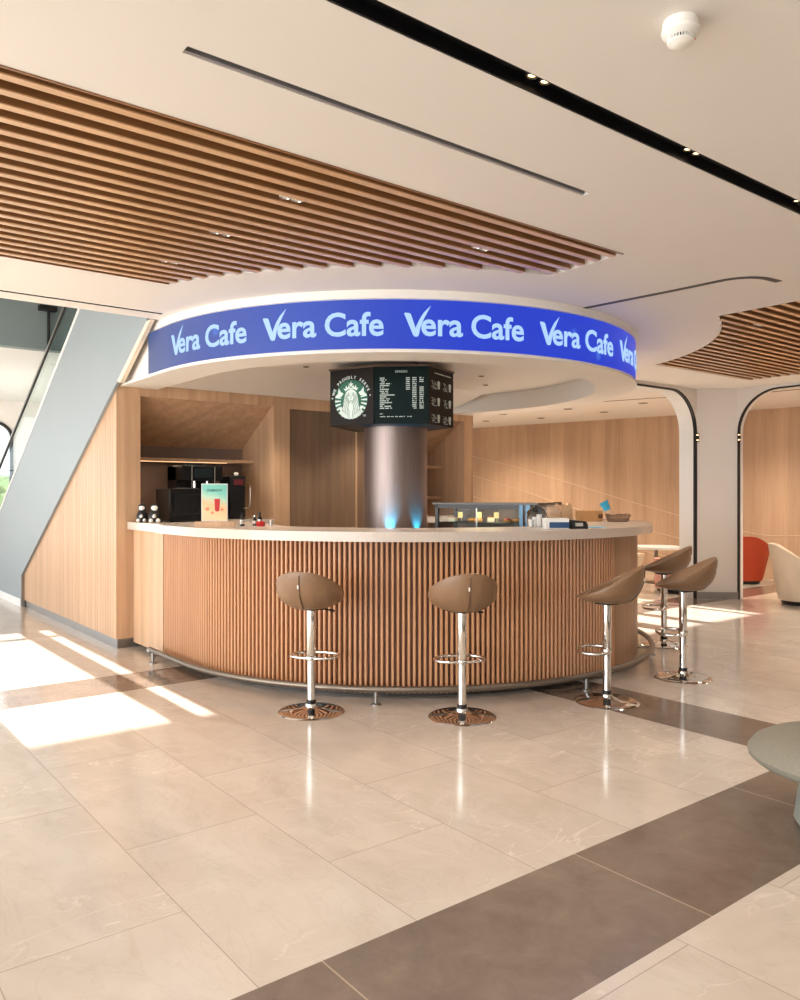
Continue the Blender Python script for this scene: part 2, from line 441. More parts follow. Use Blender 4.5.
bm = B(); slats(bm, [.66+.1185*k for k in range(40) if .66+.1185*k < 5.33], lambda y: 6.13 if y < 3.56 else RX+math.sqrt(R2**2-(y-RY)**2)+.005, lambda y: 9.845)
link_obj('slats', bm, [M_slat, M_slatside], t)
bm = B(); box(bm, 6.14, 9.83, .62, 3.5, H+.125, H+.135); box(bm, 7.9, 9.83, 3.5, 5.3, H+.125, H+.135)
link_obj('backing', bm, M_cback, t)

# atrium and upper slab on the left
bm = B(); box(bm, -7, 4.5, 10.0, 10.15, 3.17, 4.6); struct('wall_upper', bm, M_teal)
bm = B(); box(bm, -7, 4.5, 10.15, Fd, 3.17, 3.3); struct('ceiling_far', bm, M_pale)
bm = B(); box(bm, -7, 4.6, 6.4, 10.15, 4.6, 4.7); struct('ceiling_atrium', bm, M_white)
bm = B(); box(bm, 4.5, 4.6, 8.6, Fd, 0, 4.6); struct('wall_stair', bm, M_white)
bm = B(); box(bm, 2.56, 4.5, 8.5, 8.6, 3.25, 4.6); box(bm, -7, 2.56, 6.4, 6.5, 3.25, 4.6); box(bm, 2.56, 2.66, 6.4, 8.5, 3.25, 4.6); struct('wall_atrium', bm, M_white)
bm = B(); box(bm, 1.0, 2.15, 11.0, 11.06, 3.155, 3.17); struct('trim_3', bm, M_black)

# far glass front at Y = Fd
wins = [(-6.5, -3.2, .3, 2.9, .2), (-2.9, .85, .3, 2.9, .2), (1.12, 1.97, 1.78, 2.9, 0), (2.17, 2.27, 1.78, 2.9, 0), (2.42, 3.36, .6, 2.78, .3),
        (7.0, 7.42, .7, 2.89, 0), (7.72, 8.18, .7, 2.89, 0), (8.37, 9.24, .7, 2.89, 0), (9.33, 9.47, .7, 2.89, 0)]
hl = [rrect(a_, b_, c_, d_, r_, 8) if r_ else [(a_, c_), (b_, c_), (b_, d_), (a_, d_)] for a_, b_, c_, d_, r_ in wins]
bm = poly_holes([(-7, 0), (12, 0), (12, 3.3), (-7, 3.3)], hl, .15)
for v in bm.verts: v.co = Vector((v.co.x, Fd+v.co.z, v.co.y))
struct('wall_front', bm, M_white)
for i, (a_, b_, c_, d_, r_) in enumerate(wins):
    bm = B(); P = rrect(a_, b_, c_, d_, max(r_, .001), 8)
    if r_:
        P2 = rrect(a_+.05, b_-.05, c_+.05, d_-.05, r_-.05, 8)
        bm.free(); bm = poly_holes(P, [P2], .1)
        for v in bm.verts: v.co = Vector((v.co.x, Fd-.04+v.co.z, v.co.y))
    elif i in (2, 3):
        box(bm, a_, b_, Fd+.02, Fd+.06, 1.885, 1.91)
    else:
        box(bm, a_, b_, Fd+.02, Fd+.06, 1.62, 1.635)
    f = struct('window_%d' % (i+1), bm, M_black)
# curved wood clad wall on the right
WP = [(11.55, 15.8), (11.8, 14.3), (12.13, 12.86), (12.6, 10.7), (13.15, 8.45), (13.38, 7.3), (13.48, 6.0), (13.5, 4.5), (13.5, -6)]
def smooth_poly(P, n=6):
    out = []
    for i in range(len(P)-1):
        p0, p1, p2, p3 = [Vector(P[min(max(k, 0), len(P)-1)]) for k in (i-1, i, i+1, i+2)]
        for j in range(n):
            s_ = j/n
            out.append(.5*((2*p1)+(p2-p0)*s_+(2*p0-5*p1+4*p2-p3)*s_**2+(3*p1-p0-3*p2+p3)*s_**3))
    out.append(Vector(P[-1])); return out
WS = smooth_poly(WP)
bm = B()
prism(bm, [tuple(p) for p in WS]+[(14, -6), (14, 15.8)], 0, H)
struct('wall_right', bm, M_woodfar, smooth=False)
bm = B()
for k in range(7):
    pts = []
    for j, p in enumerate(WS):
        s_ = sum((WS[q+1]-WS[q]).length for q in range(j))
        z = 2.75-.40*k-.205*s_+.16*math.sin(s_*.55+k*.5)
        z += .0 if s_ < 9 else .2*(s_-9)
        if .1 < z < 2.8: pts.append((p.x-.004, p.y, z))
        elif len(pts) > 1: break
    if len(pts) > 2:
        for a_, b_ in zip(pts, pts[1:]): tube(bm, [a_, b_], .008, 5)
struct('trim_4', bm, plain('pale_inlay', srgb(214, 190, 164), .5), smooth=True)
# ceiling step stripe and far downlight recesses
bm = B(); prism(bm, thick_line([(9.9, 9.0), (10.5, 7.2), (11.2, 5.7), (11.4, 3.5), (11.4, 1.0)], .03), H-.006, H); prism(bm, thick_line([(8.6, 14.5), (9.4, 10.6), (9.9, 9.0)], .03), H-.006, H)
struct('trim_5', bm, plain('shadow_gap', srgb(120, 100, 84), .6))

# ------------------------------------------------------------------ arched openings beside the pillar
def arch_wall(P0, d, L, name):
    """vertical wall from P0 along unit d, length L, with one rounded-top opening beginning at P0"""
    d = Vector((d[0], d[1])); nrm = Vector((d.y, -d.x))
    op = [(0.0, 0), (L-.3, 0)]+[(L-.3-.58+.58*math.cos(q), 2.89-.58+.58*math.sin(q)) for q in [PI/2*i/12 for i in range(13)]]+[(.58-.58*math.sin(q), 2.89-.58+.58*math.cos(q)) for q in [PI/2*i/12 for i in range(13)]]
    return op, d, nrm
def trim_band(P0, d, out, L, thick, y0, y1, name, mat):
    # band of given thickness following the opening edge, from depth y0 to y1 along "out"
    def path(off):
        r = .58-off
        q = [(off, 0)]+[(.58-r*math.cos(a_), 2.31+r*math.sin(a_)) for a_ in [PI/2*i/12 for i in range(13)]]
        q.append((L, 2.89-off)); return q
    a_, b_ = path(0), path(thick)
    poly = a_+b_[::-1]
    bm = B()
    prism(bm, poly, y0, y1, lambda u, v, ww: (P0[0]+d[0]*u+out[0]*ww, P0[1]+d[1]*u+out[1]*ww, v))
    return bm
def spandrel(P0, d, out, L, y0, y1, mat, bm):
    # filled corner between opening curve and ceiling
    poly = [(0, 2.31)]+[(.58-.58*math.cos(a_), 2.31+.58*math.sin(a_)) for a_ in [PI/2*i/12 for i in range(1, 13)]]+[(L, 2.89), (L, H+.01), (0, H+.01)]
    prism(bm, poly, y0, y1, lambda u, v, ww: (P0[0]+d[0]*u+out[0]*ww, P0[1]+d[1]*u+out[1]*ww, v))
pl, pr = (10.10, 6.21), (10.50, 5.83)
bm = B()
prism(bm, [pl, pr, (10.62, 5.83), (10.62, 6.45), (10.10, 6.45)], 0, H+.01)
spandrel(pl, (-1, 0), (0, 1), 2.75, 0, .24, None, bm)
spandrel(pr, (0, -1), (1, 0), 5.0, 0, .12, None, bm)
struct('wall_pillar', bm, M_white)
struct('trim_6', trim_band(pl, (-1, 0), (0, 1), 2.75, .02, -.008, .04, '', M_black), M_black)
struct('trim_7', trim_band(pr, (0, -1), (1, 0), 5.0, .018, -.008, .04, '', M_black), M_black)
struct('trim_8', trim_band(pl, (-1, 0), (0, 1), 2.75, .02, .04, .26, '', M_pale), M_pale)
struct('trim_9', trim_band(pr, (0, -1), (1, 0), 5.0, .018, .04, .11, '', M_pale), M_pale)
bm = B(); prism(bm, [(10.09, 6.20), (10.495, 5.815), (10.515, 5.84), (10.11, 6.225)], 0, .1); struct('baseboard_pillar', bm, M_steel)

# ------------------------------------------------------------------ stair on the left
bm = B()
poly = [(6.67, 2.929), (7.42, 2.507), (11.14, .412), (11.14, 0), (14.51, 0), (6.67, 4.474)]
prism(bm, poly, 2.465, 2.495, lambda u, v, ww: (ww, u, v))
stair = thing('staircase', 'pale grey sloping staircase side with glass guard and steel handrail at far left', 'staircase', (0, 0, 0))
link_obj('side_panel', bm, M_grey, stair)
bm = B(); prism(bm, [(6.67, 4.474), (14.51, 0), (14.57, 0), (6.67, 4.515)], 2.455, 2.505, lambda u, v, ww: (ww, u, v)); link_obj('edge_cap', bm, M_pale, stair)
bm = B()
for k in range(16):
    y = 13.6-.30*k; z = .19*(k+1)
    if y < 8.7: break
    box(bm, 2.50, 4.1, y-.30, y, max(0, z-.25), z)
link_obj('steps', bm, M_pale, stair)
bm = B(); prism(bm, [(6.95, 4.32), (14.3, .13), (14.3, .90), (6.95, 4.60)], 2.474, 2.486, lambda u, v, ww: (ww, u, v)); link_obj('glass_guard', bm, glass_mat('guard_glass', (.86, .95, .94, 1), .01, 1.05), stair)
bm = B(); tube(bm, [(2.48, 14.53, .817), (2.48, 6.95, 4.647)], .024, 12); link_obj('handrail', bm, M_steel, stair, smooth=True)
bm = B(); tube(bm, [(2.46, 14.53, .76), (2.46, 6.95, 4.59)], .014, 8); link_obj('handrail_channel', bm, M_black, stair, smooth=True)
bm = B(); box(bm, 2.455, 2.465, 11.16, 14.4, 0, .1); link_obj('skirting', bm, M_pale, stair)
bm = B(); box(bm, 2.46, 2.50, 11.11, 11.14, 0, .41); link_obj('end_cap', bm, M_steel, stair)
t = thing('hanging_bracket', 'dark slim hanger rod fixed high on the grey slab behind the stair', 'bracket', (2.5, 9.95, 3.2))
bm = B(); tube(bm, [(0, 0, 0), (0, 0, .45)], .018, 8); link_obj('rod', bm, M_black, t, smooth=True)
bm = B(); box(bm, -.11, .09, -.05, .05, .42, .48, .008); link_obj('mount_plate', bm, M_black, t)

# ------------------------------------------------------------------ wooden back unit of the kiosk
def xz_panel(outer, holes, y0, th):
    bm = poly_holes(outer, holes, th)
    for v in bm.verts: v.co = Vector((v.co.x, y0+v.co.z, v.co.y))
    return bm
WT = 2.51
n1 = [(2.727, 1.19), (4.178, 1.19), (4.178, 2.40), (2.727, 2.40)]
dr = [(4.375, .02), (5.25, .02), (5.25, 2.386), (4.375, 2.386)]
dr2 = [(5.27, .02), (5.70, .02), (5.70, 2.386), (5.27, 2.386)]
n2 = [(5.80, .5), (6.937, .5), (6.937, 2.40), (5.80, 2.40)]
struct('wall_back', xz_panel([(2.56, .09), (7.10, .09), (7.10, WT), (2.56, WT)], [n1, dr, dr2, n2], BW, .05), M_wood)
bm = B(); box(bm, 4.375, 5.25, BW+.015, BW+.045, .02, 2.386); d1 = struct('door_1', bm, M_woodD)
bm = B(); box(bm, 5.27, 5.70, BW+.015, BW+.045, .02, 2.386); struct('door_2', bm, M_woodD)
bm = B(); box(bm, 7.06, 7.10, BW+.05, 8.35, .09, WT); box(bm, 2.57, 7.06, 8.35, 8.40, .09, WT); box(bm, 2.57, 7.06, BW+.05, 8.35, WT-.02, WT)
struct('wall_kiosk', bm, M_wood)
def niche(x0, x1, zb, name, mback):
    bm = B()
    prism(bm, [(BW+.05, zb), (8.30, zb), (8.30, 1.97), (BW+.05, 2.40)], x1, x1+.03, lambda u, v, ww: (ww, u, v))
    prism(bm, [(BW+.05, zb), (8.30, zb), (8.30, 1.97), (BW+.05, 2.40)], x0-.03, x0, lambda u, v, ww: (ww, u, v))
    prism(bm, [(BW+.0505, 2.40), (8.30, 1.97), (8.30, 2.0), (BW+.0505, 2.43)], x0-.03, x1+.03, lambda u, v, ww: (ww, u, v))
    struct(name, bm, M_wood)
    bm = B(); box(bm, x0-.03, x1+.03, 8.30, 8.33, zb, 2.0); struct(name+'_rear', bm, mback)
niche(2.727, 4.178, 1.13, 'wall_niche', M_taupe)
niche(5.80, 6.937, .5, 'wall_alcove', M_wood)
# left flank: reeded cladding with sloped top, plus corner post and steel skirting
bm = B()
y = BW; k = 0
zt = lambda yy: min(WT, 2.557-.5634*(yy-7.42))
while y < 11.08:
    a_, b_ = y+.004, y+.046
    zz = zt(b_)
    poly = [(2.497, a_), (2.497, b_), (2.56, b_), (2.56, a_)]
    prism(bm, poly, .09, zz)
    y += .05
prism(bm, [(BW, .09), (11.12, .09), (11.12, .46), (BW, WT-.06)], 2.515, 2.565, lambda u, v, ww: (ww, u, v))
struct('wall_left', bm, M_wood)
bm = B(); box(bm, 2.497, 2.727, BW-.012, BW+.0, .09, WT); struct('trim_10', bm, M_wood)
bm = B(); box(bm, 2.51, 2.60, BW-.005, 11.11, 0, .09); box(bm, 2.60, 7.09, BW+.01, BW+.04, 0, .09); struct('baseboard_left', bm, M_steel)
# shelves in the niches
t = thing('wall_shelf', 'thin oak shelf with warm light strip above the coffee machine', 'shelf', (2.727, 7.99, 1.80))
bm = B(); box(bm, .002, 1.45, 0, .30, 0, .035); link_obj('board', bm, M_wood, t)
bm = B(); box(bm, .01, 1.12, .012, .03, -.006, 0); link_obj('light_strip', bm, emit('warm_strip', (1, .62, .30, 1), 1.1), t)
for z, lb in ((1.80, 'upper short oak shelf in the alcove right of the metal column'), (1.40, 'lower short oak shelf in the alcove right of the metal column')):
    bm = B(); box(bm, 5.80, 6.935, 7.99, 8.30, z, z+.035); tag(link_obj('wall_shelf', bm, M_wood), lb, 'shelf')
light('shelf_strip_light', 'AREA', (3.3, 8.02, 1.78), (0, 0, 0), 1.2, (1, .75, .5), shape='RECTANGLE', size=1.1, size_y=.03)

# cream strip and facade between the stair and the ring
bm = B(); prism(bm, [(6.57, H), (6.665, H), (7.415, 2.505), (7.335, 2.48)], 2.46, 2.50, lambda u, v, ww: (ww, u, v)); struct('trim_11', bm, plain('cream_strip', srgb(224, 208, 186), .5))

# ------------------------------------------------------------------ ring and LED sign
ZB = 2.478
def d_outline(r, n=96, back=8.35, a_end=PI*.42):
    return [(RX-r, back)]+[(RX+r*math.cos(PI+(PI+a_end)*i/n), RY+r*math.sin(PI+(PI+a_end)*i/n)) for i in range(n+1)]
def wall_strip(bm, P, z0, z1, Q=None):
    """ruled strip between path P at z0 and path Q at z1"""
    Q = Q or P
    a_ = [bm.verts.new((x, y, z0)) for x, y in P]; b_ = [bm.verts.new((x, y, z1)) for x, y in Q]
    for i in range(len(P)-1): bm.faces.new((a_[i], a_[i+1], b_[i+1], b_[i]))
ring = thing('ceiling_ring', 'white round bulkhead hanging over the cafe counter, carrying the curved screen', 'bulkhead', (0, 0, 0))
bm = B()
po, pi_, pt = d_outline(RR), d_outline(RR-.36), d_outline(RR-.012)
wall_strip(bm, pt, ZB+.012, H)
wall_strip(bm, d_outline(RR+.012), ZB, ZB+.022); wall_strip(bm, d_outline(RR+.012), ZB+.022, ZB+.022, pt)
wall_strip(bm, d_outline(RR+.012), ZB, ZB, pi_)
wall_strip(bm, pi_, ZB, ZB+.21)
wall_strip(bm, d_outline(RR+.008), 2.868, 2.868, pt); wall_strip(bm, d_outline(RR+.008), 2.868, H)
link_obj('shell', bm, M_ringw, ring, smooth=True)
bm = B(); P = [(x, y) for x, y in d_outline(RR-.34)]
prism(bm, P, ZB+.21, ZB+.24)
link_obj('inner_soffit', bm, M_ringw, ring)
bm = B(); prism(bm, [(6.92, ZB+.212), (BW, WT+.002), (8.3, WT+.002), (8.3, ZB+.212)], 2.6, 6.72, lambda u, v, ww: (ww, u, v)); link_obj('soffit_slope', bm, M_ringw, ring)
# screen
M_led = led_mat(RX, RY)
LP = [(RX-RR, RY+.40)]+arc((RX, RY), RR, PI, PI*1.0+math.radians(222), 110)
LQ = [(RX-RR+.03, RY+.40)]+arc((RX, RY), RR-.03, PI, PI*1.0+math.radians(222), 110)
sgn = thing('curved_led_sign', 'long curved blue screen showing white Vera Cafe lettering around the ring', 'sign', (0, 0, 0))
bm = B(); wall_strip(bm, LP, 2.508, 2.862)
for P, Q in ((LP, LQ),):
    wall_strip(bm, P, 2.862, 2.862, Q); wall_strip(bm, P, 2.508, 2.508, Q)
    prism(bm, [P[0], Q[0], (Q[0][0]+.001, Q[0][1]-.001)], 2.508, 2.862)
link_obj('screen', bm, M_led, sgn, smooth=True)
M_letter = emit('led_letters', srgb(172, 212, 255), .66, (.05, .05, .05, 1))
def cyl(u, v, ww, a_mid):
    a_ = a_mid+u/RR; r = RR+.003+ww
    return (RX+r*math.cos(a_), RY+r*math.sin(a_), v)
for k in range(7):
    st = math.radians(-177+25.85*k); W = math.radians(22.3)*RR
    f = lambda u, v, ww, st=st: cyl(u, v, ww, st)
    bm = B(); zb = 2.600; cap = .162
    # swoosh V
    top = 1.02
    V = [(0, .98), (.03, 1.02), (.20, 1.0), (.24, .94), (.40, .34), (.46, .52), (.56, .78), (.70, 1.05), (.95, 1.36), (.80, 1.0), (.66, .66), (.57, .36), (.52, .05), (.48, -.04), (.36, -.04), (.31, .04)]
    prism(bm, [(x*.205, zb+y*cap) for x, y in V], 0, .003, f)
    fit_text(bm, 'era', .124, .432, zb-.002, zb+cap*.74, f, .02, .003)
    fit_text(bm, 'Cafe', .497, W, zb-.004, zb+cap*1.06, f, .02, .003)
    link_obj('lettering', bm, M_letter, sgn)
# small recessed downlights in the soffit
def downlight(x, y, z, label, group=None, r=.028):
    bm = B(); lathe(bm, [(0, z-.002), (r*.7, z-.002), (r, z-.006), (r*1.05, z)], 16, (x, y)); o = link_obj('downlight', bm, M_cback); tag(o, label, 'ceiling light', group)
for x, y, lb in ((5.75, 6.0, 'tiny recessed downlight inside the ring, first one right of the menu board'), (6.25, 6.45, 'tiny recessed downlight inside the ring, deeper one right of the menu board'), (4.0, 6.6, 'tiny recessed downlight inside the ring, left of the menu board')):
    downlight(x, y, ZB+.209, lb, 'ring downlights')
for x, y in ((4.9, 4.7), (3.4, 5.6), (6.0, 5.9), (5.4, 6.8), (3.7, 6.9)):
    l = light('soffit_light', 'SPOT', (x, y, 2.66), (0, 0, 0), 48, (1, .86, .7), spot_size=1.95, spot_blend=.5, shadow_soft_size=.05)

# ------------------------------------------------------------------ counter
counter = thing('cafe_counter', 'large curved reception-style cafe counter clad in vertical tan wooden slats', 'counter', (0, 0, 0))
RP = 2.17
bm = B()
def c_out(r, y_back=BW-.02, n=120, a1=None):
    a1 = a1 if a1 is not None else math.asin((BW-.02-CY)/r)
    return [(CX-r, y_back)]+[(CX+r*math.cos(-PI+(PI+a1)*i/n), CY+r*math.sin(-PI+(PI+a1)*i/n)) for i in range(n+1)]
wall_strip(bm, c_out(RP-.035), .05, 1.125); wall_strip(bm, c_out(RP-.07), .05, 1.125); wall_strip(bm, c_out(RP-.035), .05, .05, c_out(RP-.07))
link_obj('backing_panel', bm, M_cback, counter, smooth=True)
bm = B()
pitch = .0385; y = 6.78; hw = .0095
def slat_at(p, nrm):
    tdir = Vector((-nrm.y, nrm.x))
    pts = []
    for q in (-1, 1): pts.append(p+tdir*hw*q-nrm*.034)
    o_ = [p+tdir*hw*q*c_+nrm*e_ for q, c_, e_ in ((1, 1, -.006), (1, .6, 0), (-1, .6, 0), (-1, 1, -.006))]
    poly = [pts[0], pts[1]]+o_
    prism(bm, [(v.x, v.y) for v in poly], .05, 1.125)
while y > CY:
    slat_at(Vector((CX-RP, y)), Vector((-1, 0))); y -= pitch
aa = -PI+(CY-y)/RP
while aa < math.radians(-78):
    slat_at(Vector((CX+RP*math.cos(aa), CY+RP*math.sin(aa))), Vector((math.cos(aa), math.sin(aa)))); aa += pitch/RP
link_obj('front_slats', bm, M_cslat, counter)
bm = B()
box(bm, CX-RP-.004, CX-RP+.03, 6.80, BW-.02, .05, 1.125)
link_obj('end_panel', bm, M_wood, counter)
bm = B()
P = arc((CX, CY), RP, math.radians(-77.6), math.asin((BW-.02-CY)/RP), 60)
wall_strip(bm, P, .05, 1.125); Q = arc((CX, CY), RP-.04, math.radians(-77.6), math.asin((BW-.02-CY)/RP), 60); wall_strip(bm, P, .05, .05, Q)
wall_strip(bm, [P[0], Q[0]], .05, 1.125)
link_obj('side_panel', bm, wood('counter_side_wood', srgb(150, 110, 82), srgb(186, 146, 112), plank=.16), counter, smooth=True)
bm = B(); wall_strip(bm, c_out(RP-.12), 0, .05); wall_strip(bm, c_out(RP-.12), .05, .05, c_out(RP-.05)); link_obj('plinth', bm, plain('dark_plinth', srgb(60, 52, 46), .5), counter, smooth=True)
# worktop
RT = 2.30; aE = math.asin((BW-.02-CY)/RT)
op = [(2.60, BW-.02), (2.60, 6.66), (CX-RT, 6.66)]+arc((CX, CY), RT, -PI, aE, 110)
ip = arc((CX, CY), RT-.68, aE+.35, -PI+.25, 90)+[(3.55, 6.9), (3.55, BW-.02)]
bm = B(); prism(bm, op+ip, 1.125, 1.195)
link_obj('worktop', bm, M_quartz, counter)
bm = B(); box(bm, 2.73, 4.175, BW-.015, 8.29, 1.135, 1.195); tag(link_obj('niche_worktop', bm, M_quartz), 'pale worktop set inside the left wooden niche under the coffee machine', 'worktop')

# foot rail
M_rail = plain('satin_bronze_rail', srgb(128, 116, 104), .4, .8, .05)
rail = thing('foot_rail', 'curved low steel foot rail running round the base of the counter', 'foot rail', (0, 0, 0))
RF = RP+.125
bm = B()
pts = [(CX-RF, 6.80, .107), (CX-RF, 6.45, .107)]+[(x, y, .107) for x, y in arc((CX, CY), RF, -PI, math.radians(8), 90)]
tube(bm, pts, .023, 12); link_obj('rail_tube', bm, M_rail, rail, smooth=True)
bm = B(); e = Vector((CX+RF*math.cos(math.radians(8)), CY+RF*math.sin(math.radians(8)), .107))
lathe(bm, [(0, 0), (.03, 0), (.03, .02), (0, .02)], 16)
for v in bm.verts: v.co = v.co+Vector((CX-RF, 6.79, .09))
link_obj('end_cap', bm, M_steel, rail)
def rail_post(x, y, nx, ny):
    bm = B(); tube(bm, [(x, y, 0.004), (x, y, .095)], .014, 10); lathe(bm, [(0, 0), (.035, 0), (.035, .008), (.016, .012)], 16, (x, y))
    tube(bm, [(x, y, .06), (x-nx*.14, y-ny*.14, .06)], .009, 8)
    link_obj('post', bm, M_steel, rail, smooth=True)
rail_post(CX-RF, 6.72, -1, 0)
for dg in (-133.6, -92.7, -52, -12):
    q = math.radians(dg); rail_post(CX+RF*math.cos(q), CY+RF*math.sin(q), math.cos(q), math.sin(q))

# ------------------------------------------------------------------ column and menu boards
KX, KY = 4.75, 6.162
colm = thing('round_column', 'tall brushed metal round column rising inside the cafe counter', 'column', (KX, KY, 0))
t = NT('brushed_bronze'); co = t.coord(); n = t.noise(t.mapping(co, (90, 90, 2)), 1, 3)
M_col = t.set(Base_Color=t.mix(n, srgb(128, 112, 106), srgb(150, 134, 128)), Metallic=.85, Roughness=.42)
bm = B(); lathe(bm, [(.31, 0), (.31, ZB+.209)], 64); link_obj('shaft', bm, M_col, colm, smooth=True)
bm = B(); lathe(bm, [(.31, 0), (.345, 0), (.345, .12), (.31, .13)], 48); link_obj('collar', bm, M_steel, colm, smooth=True)
Rv = Vector((.7886, -.6150)); Fv = Vector((.6150, .7886))
def c2w(x, d): p = Rv*x+Fv*d; return Vector((p.x, p.y))
# cyan uplights round the column foot
for i, (cx_, cd_) in enumerate(((-.100, 7.437), (.188, 7.52))):
    p = c2w(cx_, cd_)
    bm = B(); lathe(bm, [(0, 0), (.02, 0), (.022, .05), (.018, .052), (.016, .04), (0, .04)], 16)
    o = link_obj('uplight', bm, M_black, None, (p.x, p.y, 1.00)); tag(o, 'small cyan uplight hidden behind the counter at the column, %s one' % ('left' if i == 0 else 'right'), 'lamp', 'column uplights')
    bm = B(); tube(bm, [(0, 0, -1.0), (0, 0, .0)], .01, 8); link_obj('stem', bm, M_black, o)
    l = light('cyan_light', 'SPOT', (p.x, p.y, 1.055), (0, 0, 0), 70 if i == 0 else 40, (.03, .55, 1), spot_size=1.0, spot_blend=1, shadow_soft_size=.01)
    cc = Vector((KX, KY))-p; cc.normalize(); aim(l, (cc.x*.22, cc.y*.22, 1))
MV = [(-.66, 7.50), (-.238, 7.25), (.262, 7.20), (.515, 7.66), (.22, 8.25), (-.46, 8.2)]
MW = [c2w(*p) for p in MV]
board = thing('menu_board', 'six-sided dark menu board box fixed round the metal column under the ring', 'menu board', (0, 0, 0))
Z0, Z1 = 2.10, 2.62
M_panelD = plain('charcoal_board', srgb(36, 31, 29), .55, 0, .05, Specular_IOR_Level=.15)
M_panelG = plain('dark_green_board', srgb(4, 26, 26), .55, 0, .05, Specular_IOR_Level=.15)
M_print = plain('pale_print', srgb(205, 220, 214), .6, 0, .02)
M_lgreen = plain('logo_green', srgb(22, 98, 74), .5, 0, .03)
M_lwhite = plain('logo_white', srgb(222, 236, 230), .5, 0, .02)
cen = sum(MW, Vector((0, 0)))/6
def face_map(a_, b_):
    d = (b_-a_).normalized(); nn = Vector((d.y, -d.x))
    if (a_-cen).dot(nn) < 0: nn = -nn
    L = (b_-a_).length
    return L, (lambda u, v, ww: (a_.x+d.x*u+nn.x*ww, a_.y+d.y*u+nn.y*ww, Z0+v))
faces = []
for i in range(6):
    a_, b_ = MW[i], MW[(i+1) % 6]
    L, f = face_map(a_, b_)
    bm = B(); prism(bm, [(.004, 0), (L-.004, 0), (L-.004, Z1-Z0), (.004, Z1-Z0)], -.025, .0, f)
    o = link_obj('face_panel', bm, M_panelG if i == 1 else M_panelD, board)
    faces.append((o, L, f))
bm = B(); prism(bm, [tuple(cen+(p-cen)*1.02) for p in MW], Z1, Z1+.014); prism(bm, [tuple(cen+(p-cen)*.6) for p in MW], Z1+.014, ZB+.205)
link_obj('top_plate', bm, plain('brown_cap', srgb(92, 70, 58), .5), board)
bm = B(); prism(bm, [tuple(cen+(p-cen)*.96) for p in MW], Z0-.0, Z0+.012); link_obj('bottom_plate', bm, M_black, board)
# --- round emblem on the left face
o0, L0, f0 = faces[0]
uc, vc, Rl = L0*.49, .235, .182
def disc(r, n=64, cu=0, cv=0, sx=1, sy=1): return [(uc+cu+sx*r*math.cos(2*PI*i/n), vc+cv+sy*r*math.sin(2*PI*i/n)) for i in range(n)]
bm = B(); prism(bm, disc(Rl), .0005, .003, f0); link_obj('emblem_disc', bm, M_lgreen, o0)
bm = B()
def lp(poly, w1=.0048): prism(bm, [(uc+x*Rl, vc+y*Rl) for x, y in poly], .003, w1, f0)
# outline ring is white hair silhouette from the head to the bottom
hair = [(-.30, .38), (-.40, .18), (-.44, -.10), (-.52, -.40), (-.66, -.72), (-.45, -.87), (-.2, -.965), (0, -.985), (.2, -.965), (.45, -.87), (.66, -.72), (.52, -.40), (.44, -.10), (.40, .18), (.30, .38), (.15, .50), (0, .53), (-.15, .50)]
lp(hair)
# crown: five points and star
for sx_ in (-1, 1):
    lp([(sx_*x, y) for x, y in ((.04, .55), (.14, .75), (.20, .60), (.30, .74), (.34, .56), (.46, .60), (.34, .44), (.2, .52))])
    # raised tails with cut stripes
    for k in range(8):
        q0 = math.radians(12-13.5*k); wv = .052
        P_ = []
        for rr, dq in ((.98, wv), (.62+.02*k, wv*.6), (.60+.02*k, 0), (.62+.02*k, -wv*.9), (.98, -wv)):
            P_.append((sx_*rr*math.cos(q0+dq), rr*math.sin(q0+dq)-.02))
        lp(P_)
    lp([(sx_*x, y) for x, y in ((.46, .34), (.62, .42), (.76, .62), (.80, .34), (.95, .22), (.78, .16), (.58, .18))])
    lp([(sx_*x, y) for x, y in ((.44, -.50), (.60, -.34), (.78, -.36), (.66, -.52), (.68, -.68), (.54, -.60))])
star = []
for i in range(10):
    r_ = .17 if i % 2 == 0 else .07; q = PI/2+i*PI/5; star.append((r_*math.cos(q), .76+r_*math.sin(q)))
lp(star)
lp([(-.06, .56), (0, .64), (.06, .56), (0, .50)])
link_obj('emblem_figure', bm, M_lwhite, o0)
bm = B()
def gp(pts, wd):
    P_ = thick_line([(uc+x*Rl, vc+y*Rl) for x, y in pts], wd*Rl); prism(bm, P_, .0045, .006, f0)
for sx_ in (-1, 1):
    for k in range(4):   # wavy hair strands
        x0 = .17+.085*k
        gp([(sx_*(x0*.9+.035*math.sin(j*1.1+k)+(.03*max(0, -yy*4))*(k+1)*.5), yy) for j, yy in enumerate([.36-.06*k-.13*q for q in range(10-k)])], .022)
    gp([(sx_*.06, .21), (sx_*.11, .235), (sx_*.16, .20)], .03)
    gp([(sx_*.05, .30), (sx_*.12, .32), (sx_*.18, .28)], .018)
gp([(0, .20), (.015, .06), (-.03, .03)], .02)
gp([(-.07, -.06), (0, -.08), (.07, -.06)], .035)
gp([(-.16, .02), (-.10, -.14), (0, -.20), (.10, -.14), (.16, .02)], .022)
gp([(-.12, -.2), (-.2, -.42), (-.10, -.62), (-.13, -.93)], .022); gp([(.12, -.2), (.2, -.42), (.10, -.62), (.13, -.93)], .022)
link_obj('emblem_lines', bm, M_lgreen, o0)
bm = B()
def arc_text(s_, a0, a1, r, size):
    n = len(s_)
    for i, ch in enumerate(s_):
        if ch == ' ': continue
        q = math.radians(a0+(a1-a0)*i/(n-1))
        ex = Vector((math.sin(q), -math.cos(q))); ey = Vector((math.cos(q), math.sin(q)))
        def g(u, v, ww, ex=ex, ey=ey):
            p = Vector((uc, vc))+ey*r+ex*u+ey*v; return f0(p.x, p.y, ww)
        raw_text(bm, ch, size, g, 0.0012, .003)
arc_text('WE PROUDLY SERVE', 161, 23, Rl+.012, .038)
